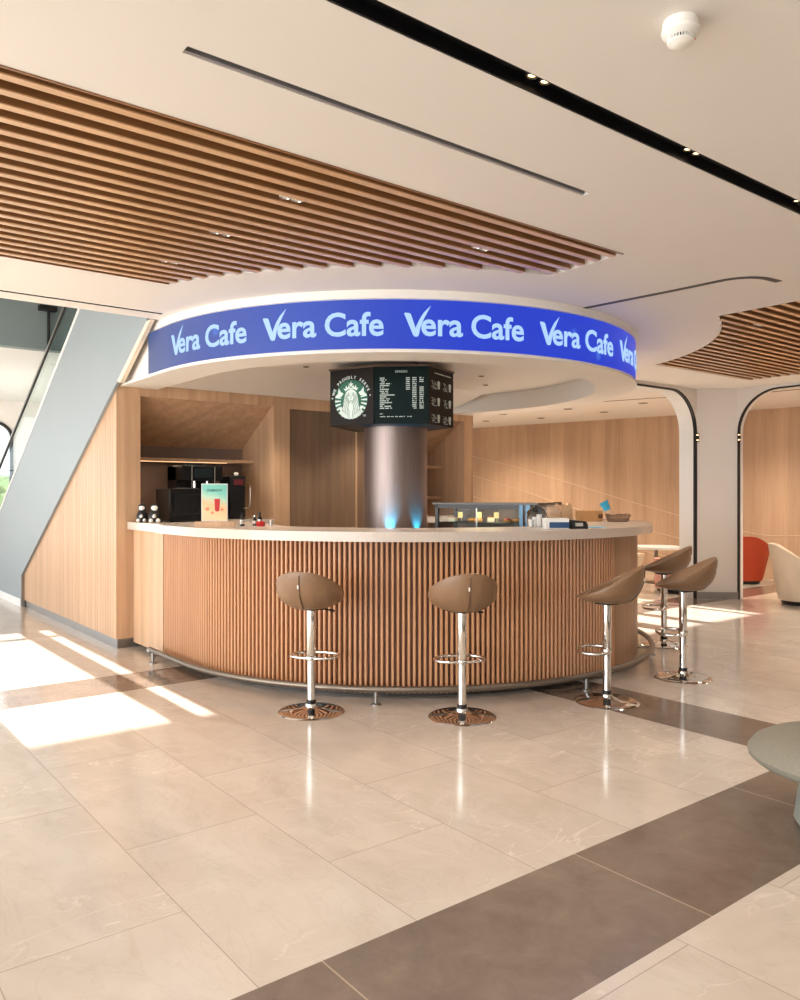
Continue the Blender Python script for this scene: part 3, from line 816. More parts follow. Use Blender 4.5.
for q in (174, 8):
    qq = math.radians(q); prism(bm, [(uc+(Rl+.03)*math.cos(qq)+.007*math.cos(j*PI/4), vc+(Rl+.03)*math.sin(qq)+.007*math.sin(j*PI/4)) for j in range(8)], 0, .003, f0)
raw_text(bm, 'TM', .026, lambda u, v, ww: f0(uc+Rl*.80+u, vc-Rl*.90+v, ww), 0, .003)
link_obj('emblem_lettering', bm, M_print, o0)
# --- price list on the middle face
o1, L1, f1 = faces[1]
def rows(bm, f, u0, u1, v, h, seed, dens=.85):
    rnd = random.Random(seed); u = u0
    while u < u1:
        wd = rnd.uniform(.006, .012)
        if rnd.random() < dens: prism(bm, [(u, v), (min(u+wd, u1), v), (min(u+wd, u1), v+h*rnd.uniform(.75, 1)), (u, v+h*rnd.uniform(.75, 1))], 0, .0015, f)
        u += wd+.002
bm = B()
fit_text(bm, 'ESPRESSO', L1*.39, L1*.61, .463, .483, f1, .01, .002)
for k in range(17):
    v = .410-.0172*k
    ln = (.14, .12, .10, .21, .19, .07, .16, .15, .15, .27, .12, .18, .16, .22, .08, .20, .22)[k]
    rows(bm, f1, L1*.11, L1*(.11+ln), v, .0115, k)
    if k < 7: rows(bm, f1, L1*.585, L1*.655, v, .0105, 40+k, .95)
    rows(bm, f1, L1*.70, L1*.775, v, .0105, 60+k, .95)
    if k not in (3, 4): rows(bm, f1, L1*.83, L1*.905, v, .0105, 80+k, .95)
rows(bm, f1, L1*.11, L1*.18, .085, .009, 99); rows(bm, f1, L1*.11, L1*.69, .060, .008, 98)
link_obj('price_list', bm, M_print, o1)
o2, L2, f2 = faces[2]
bm = B()
rows(bm, f2, L2*.22, L2*.88, .467, .011, 7, .95)
for r_ in range(3):
    for c_ in range(2):
        u0, v0 = L2*(.10+.46*c_), .36-.155*r_
        for k in range(6): rows(bm, f2, u0+.02*(k % 2), u0+.07+.02*((k*7) % 3), v0-.013*k+.03, .007, 200+r_*20+c_*9+k, .6)
        prism(bm, [(u0+.13, v0-.03), (u0+.165, v0-.03), (u0+.175, v0+.03), (u0+.12, v0+.03)], 0, .0015, f2)
        prism(bm, [(u0+.115, v0+.03), (u0+.18, v0+.03), (u0+.16, v0+.045), (u0+.135, v0+.045)], 0, .0015, f2)
link_obj('product_list', bm, M_print, o2)

# ------------------------------------------------------------------ bar stools
def make_stool(label, group):
    t = thing('bar_stool', label, 'bar stool', (0, 0, 0), 0, group)
    # seat opens to local -y (front), back towards +y
    n, m = 40, 9
    rim = lambda q: Vector((.226*math.cos(q), .232*math.sin(q)+.022, .832+.112*math.sin(q)-.006*math.cos(2*q)))
    base = lambda q: Vector((.125*math.cos(q), .135*math.sin(q)+.015, .705))
    bm = B(); rings = []
    for k in range(m+1):
        s_ = k/m; ring_ = []
        for i in range(n):
            q = 2*PI*i/n; a_, b_ = base(q), rim(q)
            p = a_.lerp(b_, s_)
            bul = math.sin(PI*s_)*.5
            p.x += math.cos(q)*bul*.055; p.y += math.sin(q)*bul*(.055 if math.sin(q) > 0 else .02)
            p.z -= bul*.028*(1+math.sin(q))
            ring_.append(bm.verts.new(p))
        rings.append(ring_)
    for (sc, dz) in ((.985, .010), (.955, .012), (.90, .0)):   # rolled lip
        rings.append([bm.verts.new((rim(2*PI*i/n).x*sc, (rim(2*PI*i/n).y-.022)*sc+.022, rim(2*PI*i/n).z+dz)) for i in range(n)])
    for k in range(1, 7):      # inner bowl
        s_ = k/6
        rings.append([bm.verts.new((rim(2*PI*i/n).x*.9*(1-s_)**.8, (rim(2*PI*i/n).y-.022)*.9*(1-s_)**.8+.022-.03*s_, (rim(2*PI*i/n).z)*(1-s_)**1.3+.768*(1-(1-s_)**1.3))) for i in range(n)] if k < 6 else [bm.verts.new((0, -.02, .768))])
    for p_, q_ in zip(rings, rings[1:]):
        for i in range(n):
            j = (i+1) % n
            if len(q_) == 1: bm.faces.new((p_[i], p_[j], q_[0]))
            else: bm.faces.new((p_[i], p_[j], q_[j], q_[i]))
    bm.faces.new(rings[0][::-1])
    link_obj('seat', bm, M_leather, t, smooth=True)
    # back seam and label tab
    bm = B(); pts = []
    for k in range(9):
        s_ = .03+.93*k/8; a_, b_ = base(PI/2), rim(PI/2); p = a_.lerp(b_, s_); bul = math.sin(PI*s_)*.5
        pts.append((p.x, p.y+bul*.055+.002, p.z-bul*.056))
    tube(bm, pts, .004, 6); link_obj('back_seam', bm, M_seam, t, smooth=True)
    bm = B()
    p = Vector(pts[6]); box(bm, p.x+.003, p.x+.011, p.y-.002, p.y+.005, p.z-.012, p.z+.012); link_obj('tab', bm, M_paper, t)
    bm = B(); lathe(bm, [(0, .706), (.085, .706), (.085, .690), (.032, .685), (.032, .68)], 24); link_obj('seat_plate', bm, M_black, t, smooth=True)
    bm = B(); lathe(bm, [(.031, .69), (.031, .36), (.029, .355), (.0275, .35)], 24); link_obj('upper_column', bm, M_chrome, t, smooth=True)
    bm = B(); lathe(bm, [(.0275, .36), (.0275, .06)], 24); link_obj('lower_column', bm, M_chrome, t, smooth=True)
    bm = B(); lathe(bm, [(.033, .375), (.036, .37), (.036, .352), (.033, .347), (.028, .347)], 24); link_obj('footrest_clamp', bm, M_chrome, t, smooth=True)
    bm = B(); lathe(bm, [(.029, .085), (.032, .083), (.032, .062), (.029, .06)], 24); link_obj('rubber_ring', bm, M_black, t, smooth=True)
    bm = B(); lathe(bm, [(0, .06), (.036, .06), (.040, .05), (.040, .040), (.075, .026), (.15, .018), (.20, .014), (.214, .010), (.222, .003), (.220, 0), (0, 0)], 56); link_obj('base_disc', bm, M_chrome, t, smooth=True)
    # D-shaped footrest reaching forward
    bm = B()
    pts = [(.0, .03, .365)]
    loop = [(-.02, .015), (-.09, .01), (-.145, -.02), (-.165, -.08), (-.15, -.14), (-.10, -.185), (0, -.20), (.10, -.185), (.15, -.14), (.165, -.08), (.145, -.02), (.09, .01), (.02, .015)]
    L = smooth_poly(loop, 4)
    tube(bm, [(p.x, p.y, .362) for p in L], .011, 10); link_obj('footrest', bm, M_chrome, t, smooth=True)
    bm = B(); tube(bm, [(-.02, .0, .69), (-.09, -.03, .685), (-.14, -.045, .675)], .005, 8); tube(bm, [(-.115, -.037, .68), (-.15, -.047, .673)], .008, 8); link_obj('height_lever', bm, M_black, t, smooth=True)
    return t
G = 'tan bucket bar stools round the counter'
stools = [((2.80, 4.555), (4.83, 6.1), 'tan bucket bar stool nearest the left end, in front of the slatted counter', .05),
          ((3.513, 3.846), (4.83, 6.1), 'tan bucket bar stool at the middle of the counter front, seen from behind', 0.0),
          ((4.568, 3.50), None, 'tan bar stool seen side-on before the right end of the counter slats', 0),
          ((5.642, 3.588), None, 'tan bar stool standing furthest right, away from the counter', 0),
          ((6.739, 4.491), None, 'tan bar stool farthest away, behind the rightmost stool, near the pillar', 0)]
st0 = None
for (x, y), aimp, lb, da in stools:
    # facing direction (front) for the seat
    if aimp: fx_, fy_ = aimp[0]-x, aimp[1]-y; ang = math.atan2(fy_, fx_)+da
    else:
        ang = {4.568: math.radians(-38+180-16), 5.642: math.radians(-38+180-12), 6.739: math.radians(-38+180-14)}[x]
    rz = ang+PI/2
    if st0 is None: st0 = make_stool(lb, G); st0.location = (x, y, 0); st0.rotation_euler.z = rz
    else: dup(st0, (x, y, 0), rz, lb, G)

# ------------------------------------------------------------------ low mushroom seat at the right edge
p = c2w(1.975, 3.45)
t = thing('mushroom_pouf', 'grey-green upholstered mushroom-shaped low seat cut by the right edge', 'pouf', (p.x, p.y, 0))
M_pouf = plain('sage_boucle', srgb(128, 122, 108), .85, 0, .12, 60)
bm = B(); lathe(bm, [(0, .405), (.15, .402), (.28, .388), (.36, .368), (.41, .340), (.430, .312), (.425, .292), (.40, .272), (.33, .25), (.22, .235), (0, .235)], 56); link_obj('cushion', bm, M_pouf, t, smooth=True)
bm = B(); lathe(bm, [(0, .24), (.225, .24), (.222, .15), (.235, .05), (.24, .02), (.225, .0), (0, 0)], 48); link_obj('stem', bm, plain('sage_base', srgb(132, 132, 122), .7), t, smooth=True)
bm = B(); box(bm, -.205, -.185, -.16, -.12, .14, .17); link_obj('vent_tab', bm, M_black, t)

# ------------------------------------------------------------------ lounge chairs beyond
def tub_chair(label, loc, rz, mat, h=.74, w_=.38, group=None):
    t = thing('tub_chair', label, 'armchair', loc, rz, group)
    # open towards local -y
    bm = B(); n = 36; outer_b, outer_t, inner_t, inner_b = [], [], [], []
    for i in range(n+1):
        q = math.radians(-62)+math.radians(304)*i/n
        s_ = (math.sin(q)+1)/2; top = .50+(h-.50)*min(1, max(0, (math.sin(q)+.35)/1.2))
        c_, sn = math.cos(q), math.sin(q)
        outer_b.append(bm.verts.new((.29*c_, .29*sn, .06))); outer_t.append(bm.verts.new((w_*c_, (w_+.02)*sn, top)))
        inner_t.append(bm.verts.new(((w_-.07)*c_, (w_-.05)*sn, top+.004))); inner_b.append(bm.verts.new((.24*c_, .26*sn, .36)))
    for i in range(n):
        for a_, b_ in ((outer_b, outer_t), (outer_t, inner_t), (inner_t, inner_b)): bm.faces.new((a_[i], a_[i+1], b_[i+1], b_[i]))
    for e_ in (0, n): bm.faces.new((outer_b[e_], outer_t[e_], inner_t[e_], inner_b[e_]))
    bmesh.ops.bevel(bm, geom=[e for e in bm.edges if len(e.link_faces) == 2 and e.calc_face_angle(0) > .9], offset=.015, segments=2, affect='EDGES')
    link_obj('shell', bm, mat, t, smooth=True)
    bm = B(); lathe(bm, [(0, .06), (.27, .06), (.28, .30), (.285, .40), (.26, .43), (0, .435)], 32); link_obj('seat_cushion', bm, mat, t, smooth=True)
    bm = B(); lathe(bm, [(0, .01), (.25, .01), (.26, .06), (0, .06)], 32); link_obj('plinth', bm, M_black, t, smooth=True)
    return t
M_cream = plain('cream_leather', srgb(224, 206, 182), .5, 0, .04)
M_orange = plain('burnt_orange_leather', srgb(176, 62, 28), .5, 0, .06)
M_pink = plain('dusty_pink_fabric', srgb(206, 150, 136), .8, 0, .05)
q = math.radians(-38)
pp = c2w(5.34, 10.55); tub_chair('cream tub armchair beside the right arch, cut by the right edge', (pp.x, pp.y, 0), q+math.radians(70), M_cream, .80, .40)
pp = c2w(5.66, 13.1); tub_chair('burnt orange tub armchair half hidden behind the white pillar', (pp.x, pp.y, 0), q+math.radians(150), M_orange, .78, .40)
pp = c2w(3.55, 12.9); tub_chair('cream tub armchair far behind, just right of the counter top', (pp.x, pp.y, 0), q+math.radians(60), M_cream, .84, .40)
pp = c2w(4.12, 11.9); tub_chair('dusty pink tub armchair glimpsed between the two far stools', (pp.x, pp.y, 0), q+math.radians(200), M_pink, .50, .30)
pp = c2w(4.25, 13.2)
t = thing('round_table', 'small round pale table beside the cream armchair in the far lounge', 'table', (pp.x, pp.y, 0))
bm = B(); lathe(bm, [(0, .56), (.40, .56), (.40, .60), (0, .60)], 36); link_obj('tabletop', bm, M_pale, t)
bm = B(); lathe(bm, [(.20, 0), (.20, .01), (.03, .03), (.03, .56)], 24); link_obj('pedestal', bm, M_steel, t, smooth=True)

# ------------------------------------------------------------------ things on the counter, left
TZ = 1.195
def fr(x, d): p = c2w(x, d); return p
# poster on block
p = c2w(-1.465, 6.30); rz = -math.radians(38)+.12
t = thing('poster_stand', 'framed drink poster standing on a wooden block at the left of the counter', 'poster stand', (p.x, p.y, TZ), rz)
bm = B(); box(bm, -.155, .155, -.04, .04, 0, .045, .004); link_obj('wooden_base', bm, M_wood, t)
bm = B(); box(bm, -.105, .098, -.012, .004, .045, .345, .002); link_obj('frame', bm, M_pale, t)
tp = NT('poster_print'); g = tp.coord('Generated'); sx = tp.n('ShaderNodeSeparateXYZ'); tp.l(g, sx.inputs[0])
z = tp.math('ADD', sx.outputs[2], tp.math('MULTIPLY', tp.noise(g, 3, 3), .25))
c = tp.ramp(tp.math('SUBTRACT', z, tp.math('MULTIPLY', sx.outputs[0], -.18)), [(.35, srgb(238, 206, 160)), (.62, srgb(232, 190, 140)), (.85, srgb(176, 214, 190)), (1, srgb(120, 196, 180))])
M_poster = tp.set(Base_Color=c, Roughness=.4)
bm = B(); box(bm, -.099, .092, -.0145, -.0125, .051, .339); po_ = link_obj('print', bm, M_poster, t)
bm = B(); fp = lambda u, v, ww: (u, -.0148-ww, v)
fit_text(bm, 'STARBUCKS', -.062, .054, .284, .301, fp, .012, .001); link_obj('print_title', bm, plain('dark_green_ink', srgb(20, 60, 50), .5), po_)
bm = B(); prism(bm, [(.000, .13), (.034, .13), (.040, .225), (-.004, .225)], 0, .0012, fp); prism(bm, [(.008, .125), (.03, .125), (.03, .13), (.008, .13)], 0, .0012, fp); link_obj('print_drink', bm, M_red, po_)
M_peach = plain('peach_ink', srgb(222, 136, 96), .5)
for (cx_, cz_, r_) in ((-.058, .145, .016), (.055, .14, .012), (-.02, .115, .012)):
    bm = B(); prism(bm, [(cx_+r_*math.cos(j*PI/6), cz_+r_*.9*math.sin(j*PI/6)) for j in range(12)], 0, .001, fp); link_obj('print_fruit', bm, M_peach, po_)
bm = B(); box(bm, -.105, .098, .004, .008, .05, .34); link_obj('frame_back', bm, M_black, t)
# microwave
t = thing('microwave', 'black microwave oven at the left end of the counter behind the poster', 'microwave', (2.87, 7.17, TZ))
bm = B(); box(bm, 0, .47, .012, .36, .012, .315, .008); link_obj('body', bm, M_blackg, t)
bm = B(); box(bm, .004, .35, 0, .012, .016, .311, .003); o = link_obj('door', bm, M_blackg, t)
bm = B(); box(bm, .035, .30, -.002, 0, .06, .26); link_obj('window', bm, plain('dark_window', srgb(6, 8, 10), .05), o)
bm = B(); tube(bm, [(.33, -.02, .05), (.33, -.02, .28)], .007, 8); link_obj('handle', bm, M_steel, o, smooth=True)
bm = B(); box(bm, .354, .466, 0, .012, .016, .311, .003); link_obj('control_panel', bm, M_black, t)
bm = B(); box(bm, .40, .42, -.0015, 0, .17, .26); link_obj('green_light', bm, emit('green_display', (.05, .8, .2, 1), .35), t)
for x_ in (.04, .43):
    for y_ in (.05, .32):
        bm = B(); lathe(bm, [(0, 0), (.015, 0), (.015, .014), (0, .014)], 12, (x_, y_)); link_obj('foot', bm, M_black, t)
bm = B(); box(bm, .10, .30, .05, .20, .316, .322, .001); link_obj('vent_cover', bm, M_steel, t)
# coffee machine
t = thing('coffee_machine', 'tall black espresso machine in the left niche behind the microwave', 'coffee machine', (3.44, 7.72, TZ))
bm = B(); box(bm, -.22, .22, 0, .40, .02, .20, .01); box(bm, -.22, .22, .16, .40, .20, .56, .01); box(bm, -.22, .22, -.01, .40, .40, .56, .012); link_obj('body', bm, M_blackg, t)
bm = B(); box(bm, -.10, .10, -.016, -.010, .43, .53, .002); link_obj('screen', bm, plain('screen_glass', srgb(10, 24, 26), .05), t)
for sx_ in (-.07, .07):
    bm = B(); tube(bm, [(sx_, .05, .40), (sx_, .05, .33)], .014, 10); link_obj('spout', bm, M_chrome, t, smooth=True)
bm = B(); box(bm, -.20, .20, -.03, .15, .0, .045, .006); link_obj('drip_tray', bm, M_steel, t)
for sx_ in (-.125, .125):
    bm = B(); box(bm, sx_-.004, sx_+.004, -.018, -.008, .22, .55); link_obj('side_strip', bm, M_chrome, t)
bm = B(); lathe(bm, [(0, 0), (.10, 0), (.10, .025), (0, .025)], 24, (0, .22))
for v in bm.verts: v.co.z += .56
link_obj('bean_hopper', bm, M_black, t, smooth=True)
t = thing('coffee_grinder', 'slim black grinder with a loop handle right of the coffee machine', 'coffee grinder', (3.86, 7.75, TZ))
bm = B(); box(bm, -.10, .08, 0, .25, .0, .46, .01); link_obj('body', bm, M_black, t)
bm = B(); tube(bm, [(p_.x, -.03, p_.y) for p_ in smooth_poly([(.04, .12), (.11, .13), (.12, .20), (.12, .33), (.10, .36), (.04, .36)], 4)], .008, 8); link_obj('loop_handle', bm, M_chrome, t, smooth=True)
bm = B(); lathe(bm, [(0, 0), (.02, .004), (.026, .02), (.02, .036), (0, .04)], 16)
for v in bm.verts: v.co += Vector((.0, .06, .46))
link_obj('knob', bm, M_paper, t, smooth=True)
bm = B(); box(bm, -.06, .05, -.012, -.001, .36, .42, .003); link_obj('badge', bm, plain('maroon_badge', srgb(90, 30, 34), .4), t)
# black and white soft figures
def figure(x, y, s_, lb, rz=0):
    t = thing('figurine', lb, 'figurine', (x, y, TZ), rz)
    bm = B(); lathe(bm, [(0, 0), (.045*s_, .003), (.058*s_, .03), (.055*s_, .07), (.036*s_, .11), (0, .12)], 20); link_obj('body', bm, M_black, t, smooth=True)
    bm = B(); lathe(bm, [(0, .10), (.03*s_, .108), (.042*s_, .135), (.034*s_, .165), (0, .18)], 20); h_ = link_obj('head', bm, M_black, t, smooth=True)
    bm = B(); bmesh.ops.create_uvsphere(bm, u_segments=16, v_segments=10, radius=.030*s_)
    for v in bm.verts: v.co = Vector((v.co.x, v.co.y*.5-.028*s_, v.co.z*.85+.135))
    link_obj('face_patch', bm, M_paper, h_, smooth=True)
    bm = B(); bmesh.ops.create_uvsphere(bm, u_segments=16, v_segments=10, radius=.022*s_)
    for v in bm.verts: v.co = Vector((v.co.x, v.co.y*.6-.045*s_, v.co.z*1.3+.055))
    link_obj('belly_patch', bm, M_lampoff, t, smooth=True)
    for sg in (-1, 1):
        bm = B(); bmesh.ops.create_uvsphere(bm, u_segments=12, v_segments=8, radius=.02*s_)
        for v in bm.verts: v.co += Vector((sg*.030*s_, -.045*s_, .02))
        link_obj('foot', bm, M_paper, t, smooth=True)
figure(2.665, 7.33, .9, 'black figurine with white face at the counter end, against the wooden wall', -.5)
figure(2.735, 7.20, 1.0, 'black figurine with round white face beside the microwave, right of its twin', -.4)
# small bottles and red pot right of the poster
def bottle(x, d, r, h, mat, lb, cap, name='bottle'):
    p = c2w(x, d); t = thing(name, lb, name.replace('_', ' '), (p.x, p.y, TZ))
    bm = B(); lathe(bm, [(0, 0), (r, 0), (r, h*.6), (r*.45, h*.78), (r*.45, h*.88)], 18); link_obj('body', bm, mat, t, smooth=True)
    bm = B(); lathe(bm, [(r*.5, h*.86), (r*.5, h), (0, h)], 14); link_obj('cap', bm, cap, t, smooth=True)
    bm = B(); lathe(bm, [(r*1.02, h*.15), (r*1.02, h*.5)], 18); link_obj('sticker', bm, M_lampoff, t, smooth=True)
M_dkglass = plain('dark_bottle', srgb(28, 22, 22), .15)
bottle(-1.30, 6.55, .019, .105, M_dkglass, 'small dark bottle with silver band just right of the poster block', M_black)
bottle(-1.21, 6.62, .016, .085, M_dkglass, 'tiny dark bottle left of the red tub on the counter', M_chrome)
bottle(-1.165, 6.60, .018, .11, M_dkglass, 'dark bottle standing directly behind the red tub', M_black)
p = c2w(-1.14, 6.50)
t = thing('red_tub', 'small round red tub on the counter right of the poster', 'tub', (p.x, p.y, TZ))
bm = B(); lathe(bm, [(0, 0), (.034, 0), (.04, .035), (.034, .035), (.03, .006), (0, .006)], 20); link_obj('body', bm, M_red, t, smooth=True)
bm = B()
for k in range(5): bmesh.ops.create_icosphere(bm, subdivisions=1, radius=.011, matrix=Matrix.Translation((.018*math.cos(k*1.3), .018*math.sin(k*1.3), .034)))
tag(link_obj('contents', bm, M_red, t, smooth=True))
p = c2w(-1.06, 6.52); bm = B(); lathe(bm, [(0, 0), (.014, 0), (.016, .05), (.013, .05), (.012, .004), (0, .004)], 14); tag(link_obj('cup', bm, M_lampoff, None, (p.x, p.y, TZ), smooth=True), 'tiny silver cup right of the red tub', 'cup')

# ------------------------------------------------------------------ pastry case
pa, pb = c2w(.31, 7.05), c2w(1.08, 6.62)
dv = (pb-pa); Lc = dv.length; rz = math.atan2(dv.y, dv.x)
t = thing('pastry_case', 'dark framed glass pastry display case behind the counter right of the column', 'display case', (pa.x, pa.y, 0), rz)
M_cf = plain('case_frame', srgb(46, 40, 36), .4, .2)
M_cfb = plain('case_post_blue_grey', srgb(70, 100, 120), .35, .4)
bm = B(); box(bm, 0, Lc, 0, .42, .05, 1.06, .004); link_obj('cabinet', bm, M_cf, t)
bm = B(); box(bm, -.02, Lc+.08, -.015, .44, 1.365, 1.383, .003); link_obj('top', bm, plain('case_top', srgb(66, 52, 44), .3), t)
bm = B(); box(bm, 0, Lc, 0, .02, 1.335, 1.365); box(bm, 0, .03, 0, .03, 1.06, 1.365); box(bm, 0, .03, .39, .42, 1.06, 1.365); link_obj('frame', bm, M_cf, t)
bm = B(); box(bm, Lc-.09, Lc-.06, -.004, .03, 1.06, 1.365); box(bm, Lc-.035, Lc+.005, -.004, .03, 1.06, 1.365); link_obj('end_post', bm, M_cfb, t)
bm = B(); box(bm, .03, Lc-.09, .006, .011, 1.06, 1.34); link_obj('front_glass', bm, M_glass, t)
bm = B(); box(bm, .395, .403, .0, .012, 1.06, 1.34); link_obj('mullion', bm, M_steel, t)
bm = B(); box(bm, .03, Lc-.04, .03, .39, 1.205, 1.213); link_obj('shelf', bm, M_cf, t)
bm = B(); box(bm, .0, Lc, .40, .415, 1.06, 1.365); link_obj('rear_panel', bm, plain('warm_back', srgb(104, 80, 62), .4), t)
bm = B(); box(bm, .05, Lc-.1, .035, .05, 1.345, 1.36); link_obj('light_bar', bm, emit('case_lamp', (1, .8, .5, 1), 2.0), t)
# curved end glass
bm = B(); P_ = [(Lc+.08, 1.365)]+[(Lc+.03+.12*math.sin(q_), 1.25+.115*math.cos(q_)) for q_ in [.4+1.17*i/8 for i in range(9)]]+[(Lc+.15, 1.20)]
Q_ = [(x-.006, z-.004) for x, z in P_]
prism(bm, P_+Q_[::-1], .02, .40, lambda u, v, ww: (u, ww, v)); link_obj('curved_glass', bm, M_plastic, t)
def local(px, py, pz):  # point in the case frame to world
    c_, s_ = math.cos(rz), math.sin(rz); return (pa.x+px*c_-py*s_, pa.y+px*s_+py*c_, pz)
M_tag = emit('price_tag_card', (1, .78, .35, 1), .25, srgb(235, 200, 110))  # tag cards given a faint glow of their own
for x_, lb in ((.22, 'yellow price tag in the pastry case, leftmost'), (.40, 'yellow price tag in the middle of the pastry case'), (.56, 'yellow price tag in the pastry case, rightmost')):
    bm = B(); box(bm, -.022, .022, -.002, .002, 0, .05, .001); o = link_obj('price_tag', bm, M_tag, None, local(x_, .06, 1.2505), rz); tag(o, lb, 'price tag', 'price tags in the case')
    bm = B(); box(bm, -.012, .012, -.01, .012, -.037, .0); link_obj('holder', bm, M_glass, o)
M_bun = plain('baked_crust', srgb(196, 140, 72), .6, 0, .2, 40); M_cakeR = plain('red_glaze', srgb(178, 52, 40), .3, 0, .2, 30); M_cream2 = plain('whipped_cream', srgb(236, 224, 200), .6)
def pastry(x_, y_, z_, kind, lb):
    t2 = thing('pastry', lb, 'pastry', local(x_, y_, z_), rz)
    bm = B()
    if kind == 0:
        lathe(bm, [(0, 0), (.034, 0), (.042, .014), (.034, .03), (0, .038)], 16, sx=1.2, sy=.8); link_obj('bun', bm, M_bun, t2, smooth=True)
    elif kind == 1:
        lathe(bm, [(0, 0), (.030, 0), (.036, .022), (0, .022)], 16); link_obj('tart_shell', bm, M_bun, t2, smooth=True)
        bm = B(); lathe(bm, [(.033, .022), (.022, .036), (0, .042)], 16); link_obj('topping', bm, M_cakeR, t2, smooth=True)
    else:
        box(bm, -.035, .035, -.03, .03, 0, .035, .004); link_obj('cake_slice', bm, M_cream2, t2)
        bm = B(); box(bm, -.035, .035, -.03, .03, .035, .041, .002); link_obj('icing', bm, M_bun, t2)
where = ['at the left', 'left of centre', 'in the middle', 'right of centre', 'towards the right', 'at the far right']
for k, x_ in enumerate((.10, .27, .34, .46, .62, .68)):
    pastry(x_, .16+.05*(k % 2), 1.2135, (2, 0, 0, 2, 1, 0)[k], '%s on the upper shelf of the pastry case, %s' % (('slice of pale cake', 'golden bun', 'golden bun', 'slice of pale cake', 'red glazed tart', 'golden bun')[k], where[k]))
for k, x_ in enumerate((.12, .30, .46, .60)):
    pastry(x_, .15, 1.0605, (0, 2, 0, 2)[k], '%s on the bottom of the pastry case, %s' % (('golden bun', 'slice of pale cake', 'golden bun', 'slice of pale cake')[k], where[k+1]))
light('case_light', 'AREA', local(.42, .10, 1.33), (0, 0, 0), .8, (1, .8, .55), shape='RECTANGLE', size=.5, size_y=.03)

# ------------------------------------------------------------------ things on the counter, right
def put(x, d): p = c2w(x, d); return (p.x, p.y, TZ)
cz = -math.radians(38)
t = thing('carton', 'low white and navy carton on the counter right of the pastry case', 'box', put(1.19, 6.05), cz+.05)
bm = B(); box(bm, -.095, .085, -.05, .06, 0, .078, .002); link_obj('carton_body', bm, M_paper, t)
bm = B(); box(bm, -.065, .085, -.052, -.050, .006, .05); link_obj('front_print', bm, M_bluebox, t)
t = thing('card_terminal', 'black card payment terminal lying beside the navy carton', 'card terminal', put(1.345, 6.03), cz+.1)
bm = B(); prism(bm, [(-.055, 0), (.07, 0), (.07, .03), (.055, .055), (-.05, .066)], -.04, .04, lambda u, v, ww: (u, ww, v)); link_obj('terminal_body', bm, M_black, t)
bm = B(); box(bm, -.03, .03, -.044, -.040, .02, .045); link_obj('screen', bm, M_lampoff, t)
bm = B(); box(bm, -.09, .09, -.09, .05, 0, .004); tag(link_obj('plastic_folder', bm, M_cyan, None, put(1.50, 6.30), cz+.3), 'bright cyan plastic folder lying flat right of the card terminal', 'folder')
t = thing('cardboard_box', 'small brown cardboard box on the counter under the clear cup', 'box', put(1.84, 7.70), cz+.15)
bm = B(); box(bm, -.12, .10, -.07, .07, 0, .105, .002); link_obj('box_body', bm, M_kraft, t)
bm = B(); box(bm, .055, .10, -.0715, -.07, .03, .07); link_obj('hand_hole', bm, M_cback, t)
bm = B(); box(bm, -.01, .01, -.071, .071, .104, .107); link_obj('tape', bm, M_bun, t)
# napkin bundle in paper bags
t = thing('paper_bag', 'crumpled beige paper bag stack behind the brown cardboard box', 'bag', put(1.60, 7.98), cz)
bm = B(); bmesh.ops.create_grid(bm, x_segments=2, y_segments=2, size=.01); bm.free(); bm = B()
for k in range(5):
    x0 = -.11+.045*k; hh = .15+.018*math.sin(k*2.1)
    prism(bm, [(x0, 0), (x0+.055, 0), (x0+.062+.01*math.sin(k), hh*.6), (x0+.045, hh), (x0+.012, hh+.012), (x0-.01, hh*.55)], -.06+.012*(k % 3), .06-.01*(k % 2), lambda u, v, ww: (u, ww, v))
link_obj('bag_folds', bm, plain('beige_paper', srgb(208, 176, 144), .8, 0, .15, 25), t)
bm = B(); box(bm, -.06, .02, -.03, .03, .155, .185, .008); link_obj('bag_contents', bm, plain('brown_roll', srgb(96, 62, 44), .6), t)
# tilted clear cup
cp = put(2.10, 7.86)
t = thing('plastic_cup', 'tall clear plastic cup with cyan print leaning behind the wire basket', 'cup', (cp[0], cp[1], TZ+.0), cz)
t.location.z = TZ+.02; t.rotation_euler = (0, math.radians(-28), cz)
bm = B(); lathe(bm, [(0, 0), (.022, 0), (.045, .19), (.042, .19), (.020, .004), (0, .004)], 24); link_obj('cup_body', bm, M_plastic, t, smooth=True)
bm = B(); lathe(bm, [(.0425, .16), (.047, .195)], 24, a0=PI*.9, a1=PI*1.8); lathe(bm, [(.034, .10), (.0435, .175)], 24, a0=PI*.9, a1=PI*1.75); link_obj('cyan_sleeve', bm, M_cyan, t, smooth=True)
# wire basket
t = thing('wire_basket', 'low brown wire basket at the right end of the counter', 'basket', put(2.07, 7.55), cz)
M_wire = plain('brown_wicker', srgb(120, 92, 74), .6, 0, .2, 60)
bm = B()
for k in range(5):
    s_ = 1+.05*k; zz = .006+.014*k
    tube(bm, [(.095*s_*math.cos(q_), .06*s_*math.sin(q_), zz) for q_ in [2*PI*i/28 for i in range(28)]], .0035, 6, closed=True)
for i in range(28):
    q_ = 2*PI*i/28; q2 = q_+.2
    tube(bm, [(.095*math.cos(q_), .06*math.sin(q_), .004), (.116*math.cos(q2), .073*math.sin(q2), .065)], .0025, 5)
lathe(bm, [(0, .003), (.095, .003)], 24, sx=1, sy=.63)
link_obj('basket_weave', bm, M_wire, t)
bm = B(); tube(bm, [(.118*math.cos(q_), .075*math.sin(q_), .066+.008*math.sin(3*q_)) for q_ in [2*PI*i/28 for i in range(28)]], .005, 6, closed=True); link_obj('basket_rim', bm, M_wire, t)
